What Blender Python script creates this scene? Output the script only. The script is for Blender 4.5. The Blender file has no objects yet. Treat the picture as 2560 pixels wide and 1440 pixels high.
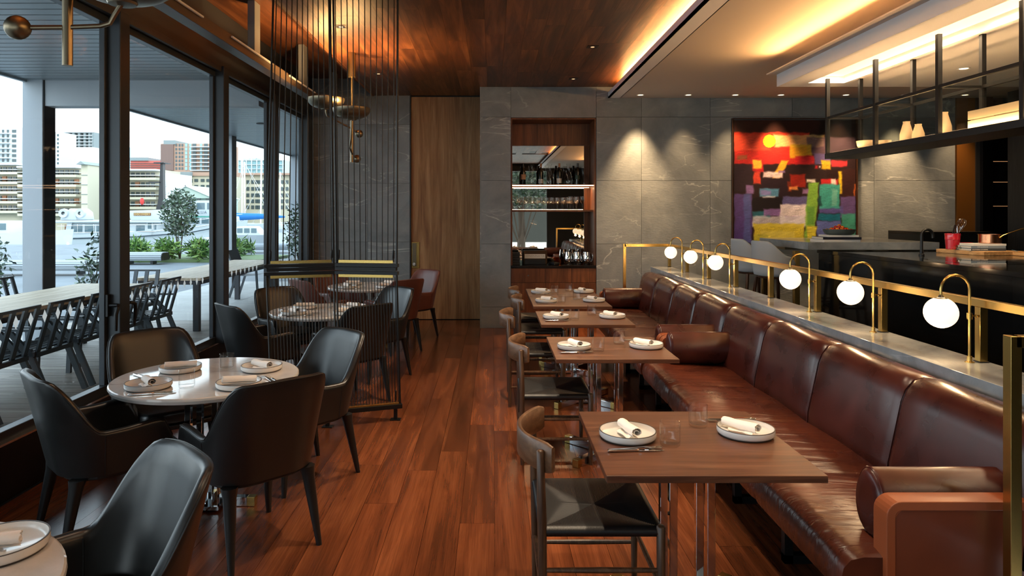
import bpy, bmesh, math, random
from math import sin, cos, pi, radians, sqrt, atan2
from mathutils import Vector, Matrix
random.seed(7)
SC = bpy.context.scene
COL = SC.collection

# ------------------------------------------------------------------ camera, sky, sun, exposure
EYE = 1.66
FPX = 1707.0
cam_d = bpy.data.cameras.new('camera'); cam_d.sensor_width = 36.0; cam_d.lens = FPX / 2560 * 36
cam_d.shift_x = (1280 - 1232) / 2560; cam_d.shift_y = (532 - 720) / 2560
cam_d.clip_start = 0.05; cam_d.clip_end = 1000
cam = bpy.data.objects.new('camera', cam_d); COL.objects.link(cam)
cam.location = (0, 0, EYE); cam.rotation_euler = (pi / 2, 0, 0)
SC.camera = cam
SC.view_settings.view_transform = 'Standard'; SC.view_settings.look = 'None'
SC.view_settings.gamma = 1.0; SC.view_settings.use_curve_mapping = False
SC.view_settings.exposure = 1.1
try:
    SC.cycles.use_denoising = True
    SC.cycles.max_bounces = 10; SC.cycles.transparent_max_bounces = 24
    SC.cycles.sample_clamp_indirect = 6.0
    SC.cycles.caustics_reflective = False; SC.cycles.caustics_refractive = False
except Exception:
    pass
world = bpy.data.worlds.new('world'); SC.world = world; world.use_nodes = True
wn = world.node_tree.nodes; wl = world.node_tree.links
bg = wn['Background']; bg.inputs['Strength'].default_value = 2.3
tc = wn.new('ShaderNodeTexCoord'); sx = wn.new('ShaderNodeSeparateXYZ'); rp = wn.new('ShaderNodeValToRGB')
wl.new(tc.outputs['Generated'], sx.inputs[0]); wl.new(sx.outputs['Z'], rp.inputs[0]); wl.new(rp.outputs[0], bg.inputs[0])
rp.color_ramp.elements[0].position = 0.0; rp.color_ramp.elements[0].color = (0.74, 0.80, 0.82, 1)
rp.color_ramp.elements[1].position = 0.5; rp.color_ramp.elements[1].color = (0.62, 0.76, 0.90, 1)

def light(kind, name, loc, energy, color, target=None, parent=None, **kw):
    d = bpy.data.lights.new(name, kind); d.energy = energy; d.color = color
    for k, v in kw.items(): setattr(d, k, v)
    o = bpy.data.objects.new(name, d); COL.objects.link(o); o.location = loc
    if target is not None:
        o.rotation_euler = (Vector(target) - Vector(loc)).to_track_quat('-Z', 'Y').to_euler()
    if parent: o.parent = parent
    return o
WARM = (1.0, 0.63, 0.32)
AMBER = (1.0, 0.56, 0.21)
SOFTW = (1.0, 0.72, 0.44)
light('SUN', 'sun', (20, -20, 40), 0.55, (1.0, 0.95, 0.86), target=(-30, 60, 0), angle=radians(18))
# hidden strip lights of the room: ceiling cove and soffit top
light('AREA', 'cove_strip', (1.80, 4.6, 3.365), 62, (1.0, 0.52, 0.18), target=(1.60, 4.6, 3.60), shape='RECTANGLE', size=9.6, size_y=0.03)
light('AREA', 'soffit_strip', (2.955, 3.3, 3.155), 44, (1.0, 0.52, 0.18), target=(2.0, 3.3, 3.42), shape='RECTANGLE', size=7.6, size_y=0.03)

# ------------------------------------------------------------------ helpers
def s(r, g, b, k=1.0):
    f = lambda c: (c / 255 / 12.92 if c / 255 <= 0.04045 else ((c / 255 + 0.055) / 1.055) ** 2.4) * k
    return (f(r), f(g), f(b), 1)

class MB:
    def __init__(self): self.v = []; self.f = []; self.m = []; self.cur = 0
    def add(self, vs, fs):
        b = len(self.v); self.v += [tuple(p) for p in vs]
        for f in fs: self.f.append(tuple(i + b for i in f)); self.m.append(self.cur)
        return self
    def box(self, x0, x1, y0, y1, z0, z1):
        return self.add([(x0, y0, z0), (x1, y0, z0), (x1, y1, z0), (x0, y1, z0), (x0, y0, z1), (x1, y0, z1), (x1, y1, z1), (x0, y1, z1)],
                        [(0, 3, 2, 1), (4, 5, 6, 7), (0, 1, 5, 4), (1, 2, 6, 5), (2, 3, 7, 6), (3, 0, 4, 7)])
    def cbox(self, c, sz):
        return self.box(c[0] - sz[0] / 2, c[0] + sz[0] / 2, c[1] - sz[1] / 2, c[1] + sz[1] / 2, c[2] - sz[2] / 2, c[2] + sz[2] / 2)
    def bar(self, p, q, w, h=None, up=(0, 0, 1), w2=None, h2=None):
        h = h or w; w2 = w2 or w; h2 = h2 or h
        p = Vector(p); q = Vector(q); d = (q - p).normalized(); u = Vector(up)
        if abs(d.dot(u)) > 0.99: u = Vector((0, 1, 0))
        a = d.cross(u).normalized(); b = a.cross(d).normalized()
        vs = []
        for c, ww, hh in ((p, w, h), (q, w2, h2)):
            for i, j in ((-1, -1), (1, -1), (1, 1), (-1, 1)): vs.append(c + a * i * ww / 2 + b * j * hh / 2)
        return self.add(vs, [(0, 1, 2, 3), (7, 6, 5, 4), (1, 0, 4, 5), (2, 1, 5, 6), (3, 2, 6, 7), (0, 3, 7, 4)])
    def tube(self, pts, r, n=8, cap=True):
        pts = [Vector(p) for p in pts]; rs = r if isinstance(r, (list, tuple)) else [r] * len(pts)
        rings = []; ref = None
        for i, p in enumerate(pts):
            d = (pts[min(i + 1, len(pts) - 1)] - pts[max(i - 1, 0)]).normalized()
            if ref is None: ref = Vector((0, 0, 1)) if abs(d.z) < 0.9 else Vector((1, 0, 0))
            a = d.cross(ref)
            if a.length < 1e-4: a = d.cross(Vector((0, 1, 0)))
            a.normalize(); b = d.cross(a).normalized(); ref = a.cross(d)
            rings.append([p + (a * cos(2 * pi * k / n) + b * sin(2 * pi * k / n)) * rs[i] for k in range(n)])
        return self.loft(rings, True, cap)
    def loft(self, rings, closed=True, cap=True):
        n = len(rings[0]); vs = [p for r in rings for p in r]; fs = []
        for i in range(len(rings) - 1):
            for k in range(n if closed else n - 1):
                k2 = (k + 1) % n
                fs.append((i * n + k, i * n + k2, (i + 1) * n + k2, (i + 1) * n + k))
        if cap and closed: fs += [tuple(reversed(range(n))), tuple(range((len(rings) - 1) * n, len(rings) * n))]
        return self.add(vs, fs)
    def lathe(self, prof, n=24, c=(0, 0, 0)):
        vs = []; fs = []; m = len(prof)
        for k in range(n):
            a = 2 * pi * k / n
            for r, z in prof: vs.append((c[0] + r * cos(a), c[1] + r * sin(a), c[2] + z))
        for k in range(n):
            k2 = (k + 1) % n
            for i in range(m - 1): fs.append((k * m + i, k2 * m + i, k2 * m + i + 1, k * m + i + 1))
        return self.add(vs, fs)
    def ball(self, c, r, n=12, sq=(1, 1, 1)):
        m = max(4, n // 2 + 1)
        b0 = len(self.v)
        self.lathe([(r * sin(pi * i / m), -r * cos(pi * i / m)) for i in range(m + 1)], n)
        for i in range(b0, len(self.v)):
            p = self.v[i]; self.v[i] = (c[0] + p[0] * sq[0], c[1] + p[1] * sq[1], c[2] + p[2] * sq[2])
        return self
    def prism(self, poly, z0, z1):
        n = len(poly)
        return self.add([(x, y, z0) for x, y in poly] + [(x, y, z1) for x, y in poly],
                        [tuple(reversed(range(n))), tuple(range(n, 2 * n))] + [(i, (i + 1) % n, n + (i + 1) % n, n + i) for i in range(n)])
    def xform(self, M, start=0):
        for i in range(start, len(self.v)): self.v[i] = tuple(M @ Vector(self.v[i]))
        return self
    def mesh(self, name, mats, smooth=False, bevel=0, seg=2, ang=35):
        me = bpy.data.meshes.new(name); me.from_pydata(self.v, [], self.f)
        mats = mats if isinstance(mats, (list, tuple)) else [mats]
        for m in mats: me.materials.append(m)
        if len(mats) > 1: me.polygons.foreach_set('material_index', self.m)
        bm = bmesh.new(); bm.from_mesh(me)
        bmesh.ops.remove_doubles(bm, verts=bm.verts, dist=1e-6)
        bmesh.ops.recalc_face_normals(bm, faces=bm.faces)
        if bevel:
            es = [e for e in bm.edges if len(e.link_faces) == 2 and e.calc_face_angle(0) > radians(30)]
            bmesh.ops.bevel(bm, geom=es, offset=bevel, segments=seg, profile=0.5, affect='EDGES', clamp_overlap=True)
        bm.to_mesh(me); bm.free()
        if smooth or bevel:
            me.polygons.foreach_set('use_smooth', [True] * len(me.polygons)); me.set_sharp_from_angle(angle=radians(12 if 0 < bevel < 0.0065 and not smooth else ang))
        me.update()
        return me
    def build(self, name, mats, parent=None, loc=None, rz=0, kind=None, **kw):
        o = bpy.data.objects.new(name, self.mesh(name, mats, **kw)); COL.objects.link(o)
        if parent: o.parent = parent
        if loc: o.location = loc
        if rz: o.rotation_euler = (0, 0, rz)
        if kind: o['kind'] = kind
        return o
def inst(name, me, parent=None, loc=(0, 0, 0), rz=0, scale=None, rot=None):
    o = bpy.data.objects.new(name, me); COL.objects.link(o); o.location = loc
    o.rotation_euler = rot if rot else (0, 0, rz)
    if parent: o.parent = parent
    if scale: o.scale = scale
    return o
def tag(o, label, cat, group=None, kind=None):
    o['label'] = label; o['category'] = cat
    if group: o['group'] = group
    if kind: o['kind'] = kind
    return o
def thing(name, label, cat, loc=(0, 0, 0), rz=0, group=None, rot=None):
    o = bpy.data.objects.new(name, None); COL.objects.link(o); o.empty_display_size = 0.1
    o.location = loc; o.rotation_euler = rot if rot else (0, 0, rz)
    return tag(o, label, cat, group)
def struct(name, label=None):
    o = bpy.data.objects.new(name, None); COL.objects.link(o); o['kind'] = 'structure'
    if label: o['label'] = label
    return o
def dup(root, loc, rz, label, group=None):
    kids = {}
    for o in ALLKIDS(root): kids.setdefault(o.parent, []).append(o)
    def rec(o, par):
        c = o.copy(); COL.objects.link(c)
        if par: c.parent = par
        for k in kids.get(o, []): rec(k, c)
        return c
    r = rec(root, None); r.location = loc; r.rotation_euler = (0, 0, rz); r['label'] = label
    if group: r['group'] = group
    return r
def ALLKIDS(root): return list(root.children_recursive)
def text_mesh(txt, size, mat, parent, loc, rot, name='lettering', extrude=0.0006, align='CENTER', spacing=1.0):
    cu = bpy.data.curves.new('t', 'FONT'); cu.body = txt; cu.size = size; cu.extrude = extrude; cu.align_x = align; cu.align_y = 'CENTER'
    cu.space_character = spacing; cu.resolution_u = 2
    o = bpy.data.objects.new('t', cu); COL.objects.link(o)
    dg = bpy.context.evaluated_depsgraph_get(); me = bpy.data.meshes.new_from_object(o.evaluated_get(dg))
    bpy.data.objects.remove(o); me.materials.clear(); me.materials.append(mat)
    r = inst(name, me, parent, loc, rot=rot)
    return r

# ------------------------------------------------------------------ materials
def mat(name, col, rough=0.5, metal=0.0, spec=0.5, coat=0.0, emit=None, estr=0.0, bump=None, sheen=0):
    m = bpy.data.materials.new(name); m.use_nodes = True
    p = m.node_tree.nodes['Principled BSDF']
    p.inputs['Base Color'].default_value = col if len(col) == 4 else (*col, 1)
    p.inputs['Roughness'].default_value = rough; p.inputs['Metallic'].default_value = metal
    p.inputs['Specular IOR Level'].default_value = spec; p.inputs['Coat Weight'].default_value = coat
    if emit: p.inputs['Emission Color'].default_value = (*emit[:3], 1); p.inputs['Emission Strength'].default_value = estr
    if bump: add_bump(m, *bump)
    return m
def nodes(m): return m.node_tree.nodes, m.node_tree.links, m.node_tree.nodes['Principled BSDF']
def coords(m, sc=(1, 1, 1), rand=0.0, gen='Object'):
    N, L, P = nodes(m)
    t = N.new('ShaderNodeTexCoord'); mp = N.new('ShaderNodeMapping'); mp.inputs['Scale'].default_value = sc
    L.new(t.outputs[gen], mp.inputs[0])
    if rand:
        oi = N.new('ShaderNodeObjectInfo'); ml = N.new('ShaderNodeMath'); ml.operation = 'MULTIPLY'; ml.inputs[1].default_value = rand
        L.new(oi.outputs['Random'], ml.inputs[0]); L.new(ml.outputs[0], mp.inputs['Location'])
    return mp.outputs[0]
def noise(m, co, scale, detail=4, dist=0.0, rough=0.55):
    N, L, P = nodes(m); n = N.new('ShaderNodeTexNoise'); n.inputs['Scale'].default_value = scale
    n.inputs['Detail'].default_value = detail; n.inputs['Distortion'].default_value = dist; n.inputs['Roughness'].default_value = rough
    L.new(co, n.inputs['Vector']); return n.outputs['Fac']
def ramp(m, fac, stops):
    N, L, P = nodes(m); r = N.new('ShaderNodeValToRGB'); e = r.color_ramp.elements
    while len(e) < len(stops): e.new(0.5)
    for i, (p, c) in enumerate(stops): e[i].position = p; e[i].color = c if len(c) == 4 else (*c, 1)
    L.new(fac, r.inputs[0]); return r.outputs[0]
def add_bump(m, scale=60, strength=0.2, sc=(1, 1, 1), detail=3, dist=0.002):
    N, L, P = nodes(m); f = noise(m, coords(m, sc), scale, detail)
    b = N.new('ShaderNodeBump'); b.inputs['Strength'].default_value = strength; b.inputs['Distance'].default_value = dist
    L.new(f, b.inputs['Height']); L.new(b.outputs[0], P.inputs['Normal']); return b
def mixc(m, fac, a, b, mode='MIX'):
    N, L, P = nodes(m); x = N.new('ShaderNodeMix'); x.data_type = 'RGBA'; x.blend_type = mode
    for sock, v in ((x.inputs['Factor'], fac), (x.inputs['A'], a), (x.inputs['B'], b)):
        if hasattr(v, 'links'): L.new(v, sock)
        else: sock.default_value = v
    return x.outputs['Result']
def math_(m, op, a, b=0.0, c=None):
    N, L, P = nodes(m); x = N.new('ShaderNodeMath'); x.operation = op
    for i, v in enumerate((a, b) if c is None else (a, b, c)):
        if hasattr(v, 'links'): L.new(v, x.inputs[i])
        else: x.inputs[i].default_value = v
    return x.outputs[0]
def wood(name, dark, mid, lite, axis='Y', rough=0.35, rand=60.0, tint=0.35, fine=1.0, bump=0.12, spec=0.4, dist=1.6):
    m = mat(name, mid, rough, spec=spec); N, L, P = nodes(m)
    sc = {'X': (0.55, 7, 7), 'Y': (7, 0.55, 7), 'Z': (7, 7, 0.55)}[axis]
    co = coords(m, tuple(c * fine for c in sc), rand)
    a = noise(m, co, 1.3, 5, dist, 0.6)
    c = ramp(m, a, [(0.30, dark), (0.50, mid), (0.68, lite)])
    b = noise(m, coords(m, tuple(c2 * fine * (9 if c2 > 1 else 2) for c2 in sc), rand), 2.2, 3)
    g = ramp(m, b, [(0.35, (0.82, 0.82, 0.82, 1)), (0.6, (1.06, 1.06, 1.06, 1))])
    c = mixc(m, 1.0, c, g, 'MULTIPLY')
    if tint:
        oi = N.new('ShaderNodeObjectInfo')
        t = ramp(m, oi.outputs['Random'], [(0.0, (1 - tint, 1 - tint, 1 - tint, 1)), (0.5, (1, 1, 1, 1)), (1.0, (1 + tint, 1 + tint * 0.9, 1 + tint * 0.8, 1))])
        c = mixc(m, 1.0, c, t, 'MULTIPLY')
    L.new(c, P.inputs['Base Color'])
    bp = N.new('ShaderNodeBump'); bp.inputs['Strength'].default_value = bump; bp.inputs['Distance'].default_value = 0.002
    L.new(b, bp.inputs['Height']); L.new(bp.outputs[0], P.inputs['Normal'])
    return m
def stone(name, base, lite, vein, rough=0.45, rand=20.0, vw=0.012, scale=1.0, bump=0.35, vamt=0.75):
    m = mat(name, base, rough, spec=0.4); N, L, P = nodes(m)
    co = coords(m, (scale, scale, scale), rand)
    a = noise(m, co, 1.6, 8, 0.6, 0.65)
    c = ramp(m, a, [(0.32, base), (0.68, lite)])
    cs = coords(m, (0.9 * scale, 0.9 * scale, 3.4 * scale), rand)
    cs.node.inputs['Rotation'].default_value = (0.15, 0.42, 0.2)
    v = noise(m, cs, 0.75, 5, 0.7, 0.5)
    d = math_(m, 'ABSOLUTE', math_(m, 'SUBTRACT', v, 0.5))
    k = ramp(m, d, [(0.0, (1, 1, 1, 1)), (vw, (0, 0, 0, 1))])
    gate = ramp(m, noise(m, co, 1.1, 2), [(0.42, (0, 0, 0, 1)), (0.62, (vamt, vamt, vamt, 1))])
    c = mixc(m, mixc(m, 1.0, k, gate, 'MULTIPLY'), c, vein)
    L.new(c, P.inputs['Base Color'])
    f = noise(m, coords(m, (7 * scale, 7 * scale, 18 * scale), rand), 2.5, 6, 0.4)
    bp = N.new('ShaderNodeBump'); bp.inputs['Strength'].default_value = bump; bp.inputs['Distance'].default_value = 0.01
    L.new(f, bp.inputs['Height']); L.new(bp.outputs[0], P.inputs['Normal'])
    return m
def leather(name, a, b, rough=0.36, grain=420, big=3.0, coat=0.0, wr=0.0, spec=0.5):
    m = mat(name, a, rough, spec=spec, coat=coat); N, L, P = nodes(m)
    co = coords(m, (1, 1, 1), 30.0)
    n1 = noise(m, co, big, 4, 0.4, 0.5); L.new(ramp(m, n1, [(0.25, a), (0.75, b)]), P.inputs['Base Color'])
    L.new(math_(m, 'MULTIPLY_ADD', n1, 0.22, rough - 0.11), P.inputs['Roughness'])
    b1 = N.new('ShaderNodeBump'); b1.inputs['Strength'].default_value = 0.12; b1.inputs['Distance'].default_value = 0.001
    L.new(noise(m, co, grain, 2), b1.inputs['Height'])
    out = b1.outputs[0]
    if wr:
        b2 = N.new('ShaderNodeBump'); b2.inputs['Strength'].default_value = wr; b2.inputs['Distance'].default_value = 0.012
        L.new(noise(m, coords(m, (1.0, 7, 1.0), 30.0), 2.2, 3, 1.0), b2.inputs['Height']); L.new(out, b2.inputs['Normal']); out = b2.outputs[0]
    L.new(out, P.inputs['Normal']); return m
def glass(name, tint=(0.95, 0.97, 0.97), ior=1.45, rough=0.0, edge=1.0):
    m = bpy.data.materials.new(name); m.use_nodes = True; N = m.node_tree.nodes; L = m.node_tree.links
    N.remove(N['Principled BSDF']); o = N['Material Output']
    t = N.new('ShaderNodeBsdfTransparent'); t.inputs[0].default_value = (*tint, 1)
    g = N.new('ShaderNodeBsdfGlossy'); g.inputs['Roughness'].default_value = rough
    if edge < 1:
        lw = N.new('ShaderNodeLayerWeight'); lw.inputs[0].default_value = 0.25; r = N.new('ShaderNodeValToRGB'); L.new(lw.outputs['Facing'], r.inputs[0])
        r.color_ramp.elements[0].position = 0.15; r.color_ramp.elements[0].color = (*tint, 1); r.color_ramp.elements[1].color = (*[c * edge for c in tint], 1); L.new(r.outputs[0], t.inputs[0])
    fr = N.new('ShaderNodeFresnel'); fr.inputs[0].default_value = ior; mx = N.new('ShaderNodeMixShader')
    ge = N.new('ShaderNodeNewGeometry'); iv = N.new('ShaderNodeMath'); iv.operation = 'SUBTRACT'; iv.inputs[0].default_value = 1.0; L.new(ge.outputs['Backfacing'], iv.inputs[1])
    mu = N.new('ShaderNodeMath'); mu.operation = 'MULTIPLY'; L.new(fr.outputs[0], mu.inputs[0]); L.new(iv.outputs[0], mu.inputs[1])
    L.new(mu.outputs[0], mx.inputs[0]); L.new(t.outputs[0], mx.inputs[1]); L.new(g.outputs[0], mx.inputs[2]); L.new(mx.outputs[0], o.inputs[0])
    return m
W_FLOOR = wood('walnut_floor', s(76, 40, 23), s(102, 55, 32), s(126, 72, 43), 'Y', 0.21, tint=0.36, fine=1.1, dist=0.7)
W_CEIL = wood('walnut_ceiling', s(68, 38, 22), s(102, 60, 34), s(138, 88, 52), 'Y', 0.42, tint=0.3, fine=1.1, dist=0.8)
W_DOOR = wood('walnut_door', s(124, 84, 52), s(158, 114, 73), s(182, 140, 96), 'Z', 0.5, dist=1.0, tint=0.0, rand=5)
W_CAB = wood('walnut_cabinet', s(74, 40, 22), s(104, 60, 34), s(130, 80, 48), 'Z', 0.4, tint=0.1)
W_TABLE = wood('walnut_table', s(74, 45, 31), s(94, 59, 41), s(114, 77, 55), 'X', 0.34, tint=0.05, fine=1.6)
W_CHAIR = wood('smoked_oak', s(82, 57, 40), s(102, 73, 51), s(122, 90, 66), 'X', 0.38, tint=0.05, fine=4, dist=0.4)
W_POST = wood('smoked_oak_posts', s(58, 40, 28), s(82, 58, 41), s(108, 80, 57), 'Z', 0.36, tint=0.05, fine=3)
W_STOOL = wood('stool_wood', s(44, 26, 18), s(64, 40, 28), s(84, 56, 40), 'Z', 0.4, tint=0.05, fine=3)
W_DECK = wood('deck_boards', s(122, 118, 112), s(152, 147, 140), s(174, 170, 162), 'X', 0.6, tint=0.16, fine=1.0, bump=0.3)
W_OUT = wood('pale_table_wood', s(176, 160, 136), s(202, 188, 164), s(222, 210, 188), 'Y', 0.55, tint=0.05, fine=2)
W_BOARD = wood('board_wood', s(150, 108, 66), s(182, 140, 92), s(204, 166, 118), 'Y', 0.5, tint=0.0, fine=2)
STONE = stone('grey_stone', s(112, 118, 121), s(144, 150, 151), s(196, 200, 198), 0.45, rand=40, vw=0.009, bump=0.16)
STONE_L = stone('ledge_stone', s(108, 114, 119), s(148, 155, 160), s(178, 184, 188), 0.16, rand=40, vw=0.02, scale=1.6, bump=0.06, vamt=0.4)
MARBLE = stone('white_marble', s(190, 184, 178), s(212, 207, 202), s(128, 124, 122), 0.06, rand=12, vw=0.03, scale=2.4, bump=0.0, vamt=0.55)
ISLAND = stone('black_stone', s(14, 16, 18), s(26, 28, 30), s(60, 60, 58), 0.08, rand=12, vw=0.006, scale=1.2, bump=0.0, vamt=0.2)
L_BLACK = leather('black_leather', s(14, 15, 16), s(21, 22, 23), 0.37, spec=0.65)
L_BROWN = leather('brown_leather', s(84, 47, 41), s(106, 63, 54), 0.42)
L_BANQ = leather('oxblood_leather', s(46, 19, 16), s(78, 32, 25), 0.29, big=4.5)
L_SEAT = leather('oxblood_seat_leather', s(58, 25, 17), s(92, 43, 26), 0.29, big=3.5, wr=0.7)
L_TAN = leather('tan_leather', s(126, 62, 34), s(152, 82, 46), 0.42)
L_ARM = leather('arm_leather', s(88, 42, 26), s(112, 56, 34), 0.40)
CORD = mat('black_paper_cord', s(24, 24, 26), 0.40)
BRASS = mat('brushed_brass', s(196, 164, 96), 0.27, 1.0, bump=(300, 0.05))
BRASS_D = mat('aged_brass', s(128, 116, 96), 0.36, 1.0)
BRASS_P = mat('pendant_brass', s(158, 138, 100), 0.34, 1.0)
CHROME = mat('chrome', (0.80, 0.81, 0.82), 0.05, 1.0)
STEEL = mat('polished_steel', (0.78, 0.77, 0.75), 0.12, 1.0)
COPPER = mat('copper', s(206, 138, 100), 0.22, 1.0, bump=(90, 0.25))
BLACKM = mat('black_metal', s(20, 21, 23), 0.42, 0.3)
FRAME = mat('window_frame_metal', s(54, 60, 66), 0.36, 0.3)
PLINTH = mat('plinth_bronze', s(30, 24, 21), 0.4, 0.2)
BLACKW = mat('black_stained_wood', s(20, 20, 21), 0.4)
PLASTER = mat('plaster', s(206, 194, 182), 0.8)
PLASTER_E = mat('plaster_edge', s(240, 240, 242), 0.7)
CERAMIC = mat('white_ceramic', s(226, 224, 220), 0.22, coat=0.3)
RIMM = mat('ceramic_dark_rim', s(70, 62, 56), 0.4)
LINEN = mat('white_linen', s(236, 228, 220), 0.85, bump=(220, 0.25))
GLASS_W = glass('window_glass', (0.93, 0.96, 0.96), 1.35)
GLASS_T = glass('tumbler_glass', (0.99, 0.99, 0.985), 1.55, edge=0.9)
GLASS_C = glass('cabinet_glass', (0.90, 0.92, 0.90), 1.45)
GLASS_D = glass('smoked_glass', (0.30, 0.27, 0.24), 1.5)
GLOBE = mat('opal_globe', (1, 0.9, 0.75), 0.3, emit=(1.0, 0.78, 0.54), estr=0.64)
LED = mat('led_diffuser', (1, 0.9, 0.7), 0.5, emit=(1.0, 0.70, 0.36), estr=0.55)
GLOW_ADDED = mat('led_strong', (1, 0.9, 0.8), 0.5, emit=(1.0, 0.58, 0.30), estr=3.2)  # glow of the strips added for the niche glasses
LEDW = mat('led_shelf', (1, 0.9, 0.8), 0.5, emit=(1.0, 0.62, 0.34), estr=2.6)
BULB = mat('lamp_emitter', (1, 0.9, 0.7), 0.5, emit=(1.0, 0.72, 0.40), estr=3.0)
BULB_S = mat('small_lamp_emitter', (1, 0.9, 0.7), 0.5, emit=(1.0, 0.6, 0.3), estr=0.45)
FILM = bpy.data.materials.new('marker_film'); FILM.use_nodes = True
_p = FILM.node_tree.nodes['Principled BSDF']; _t = FILM.node_tree.nodes.new('ShaderNodeBsdfTranslucent'); _m = FILM.node_tree.nodes.new('ShaderNodeMixShader')
_p.inputs['Base Color'].default_value = s(225, 228, 226); _t.inputs[0].default_value = s(225, 228, 226); _m.inputs[0].default_value = 0.5
FILM.node_tree.links.new(_p.outputs[0], _m.inputs[1]); FILM.node_tree.links.new(_t.outputs[0], _m.inputs[2]); FILM.node_tree.links.new(_m.outputs[0], FILM.node_tree.nodes['Material Output'].inputs[0])
MIRROR = mat('mirror_glass', (0.52, 0.48, 0.43), 0.01, 1.0)
DARK = mat('dark_lining', s(18, 15, 13), 0.5)
SILVER_G = mat('canopy_metal', s(150, 158, 162), 0.38, 0.3)
COLM = mat('column_paint', s(168, 176, 184), 0.5)
WHITE = mat('boat_white', s(172, 180, 184), 0.35)
# ------------------------------------------------------------------ room shell
XW = -2.80; YD = 10.57; YS = 9.83; ZC = 3.474; ZP = 3.313
PL = {}
def plank(wd, ln, th, m, key, bev=0.0015):
    k = (key, round(wd, 3), round(ln, 2))
    if k not in PL: PL[k] = MB().box(-wd / 2, wd / 2, -ln / 2, ln / 2, -th, 0).mesh('plank', m)
    return PL[k]
floor = struct('floor')
MB().box(XW - 0.1, 2.2, -4.5, 1.2, -0.1, -0.001).box(XW - 0.1, 2.2, 1.2, YD + 0.25, -0.1, -0.022).build('sub_floor', [W_FLOOR], floor)
pw = 0.186; x = XW + 0.02; row = 0
while x < 2.05:
    y = 1.2 - [0.1, 1.0, 0.5, 1.35, 0.75][row % 5]
    while y < YD:
        ln = [1.5, 1.9, 1.7, 2.2][random.randrange(4)]
        ln = min(ln, YD - y)
        if ln > 0.05: inst('plank', plank(pw - 0.002, round(ln, 2) - 0.002, 0.02, W_FLOOR, 'f'), floor, (x + pw / 2, y + ln / 2, random.uniform(-0.0006, 0)))
        y += ln
    x += pw; row += 1
ceiling = struct('ceiling')
MB().box(-1.80, 2.15, -4.5, YD + 0.1, ZC + 0.022, ZC + 0.1).build('ceiling_backing', DARK, ceiling)
pw = 0.196; x = -1.84; row = 0
while x < 2.1:
    y = 0.9 - [0.2, 1.1, 0.6, 1.4, 0.85][row % 5]
    while y < YD:
        ln = min([1.2, 1.5, 1.8, 2.1][random.randrange(4)], YD - y)
        if ln > 0.05: inst('plank', plank(pw - 0.0015, round(ln, 2) - 0.0015, 0.02, W_CEIL, 'c'), ceiling, (x + pw / 2, y + ln / 2, ZC + 0.02 + random.uniform(0, 0.0006)))
        y += ln
    x += pw; row += 1
MB().box(-1.84, 2.1, -4.5, -0.4, ZC, ZC + 0.02).build('plank', W_CEIL, ceiling)
# sloped strip up to the raised slot by the window
sl = sqrt(0.30 ** 2 + 0.26 ** 2)
for i in range(2):
    y = -0.5 - 0.6 * i
    while y < YD:
        ln = min([1.6, 2.0, 1.8][random.randrange(3)], YD - y)
        c = (i + 0.5) / 2
        o = inst('plank', plank(sl / 2 - 0.002, round(ln, 2) - 0.002, 0.02, W_CEIL, 's'), ceiling, (-1.84 - 0.30 * c, y + ln / 2, ZC + 0.26 * c))
        o.rotation_euler = (0, atan2(0.26, 0.30) , 0)
        y += ln
MB().box(XW - 0.1, -2.10, -4.5, YD + 0.1, 3.74, 3.80).build('slot_lining', W_CEIL, ceiling)
MB().box(-3.0, 8.2, -4.7, 10.9, 3.95, 4.1).build('roof_deck', DARK, ceiling)
# dropped plaster ceiling and kitchen soffit
cp = struct('ceiling_plaster')
MB().box(1.83, 7.6, -4.5, YS, ZP, ZP + 0.03).build('plaster_sheet', PLASTER, cp)
MB().box(1.66, 1.84, -4.5, YS, ZP, ZP + 0.02).box(1.66, 1.685, -4.5, YS, ZP, ZP + 0.082).build('cove_lip', PLASTER_E, cp)
so = struct('ceiling_soffit')
SB = 2.994
MB().box(3.007, 3.24, -1.5, 7.23, SB, 3.122).box(3.613, 7.4, -1.5, 7.23, SB, 3.122).box(3.24, 3.613, 7.02, 7.23, SB, 3.122).box(3.24, 3.613, -1.5, 7.02, 3.075, 3.122).build('soffit_box', PLASTER_E, so)
MB().box(2.905, 3.10, -1.5, 7.25, 3.1225, 3.135).box(3.42, 7.4, -1.5, 7.22, 3.1225, 3.30).build('soffit_flange', PLASTER, so)
MB().box(3.275, 3.577, -1.4, 6.98, 3.058, 3.070).build('led_panel', LED, so)
for k in range(4):
    light('AREA', 'soffit_panel_lamp', (3.43, 6.1 - 2.1 * k, 3.05), 12, SOFTW, target=(3.43, 6.1 - 2.1 * k, 0), shape='RECTANGLE', size=0.26, size_y=1.9)
# back wall: stone slabs on a core, each slab its own piece
wb = struct('wall_back')
MB().box(XW - 0.1, -1.27, YD + 0.02, YD + 0.2, 0, 3.95).box(-1.27, -0.18, YD + 0.12, YD + 0.2, -0.1, 3.95).box(-0.165, 0.24, YS + 0.03, YD + 0.2, 0, 3.95) \
    .box(0.24, 1.51, YS + 0.03, YD + 0.2, 3.06, 3.95).box(0.24, 1.51, YS + 0.62, YD + 0.2, 0, 3.06).box(1.51, 6.67, YS + 0.03, YD + 0.2, 0, 3.95).build('wall_core', DARK, wb)
def slab(x0, x1, z0, z1, yf, th=0.02):
    g = 0.0022
    MB().box(-(x1 - x0) / 2 + g, (x1 - x0) / 2 - g, 0, th, -(z1 - z0) / 2 + g, (z1 - z0) / 2 - g).build('stone_slab', STONE, wb, ((x0 + x1) / 2, yf + random.uniform(0, 0.002), (z0 + z1) / 2))
X_ = lambda px, y: (px - 1232) / FPX * y
Z_ = lambda py, y: EYE - (py - 532) / FPX * y
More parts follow.
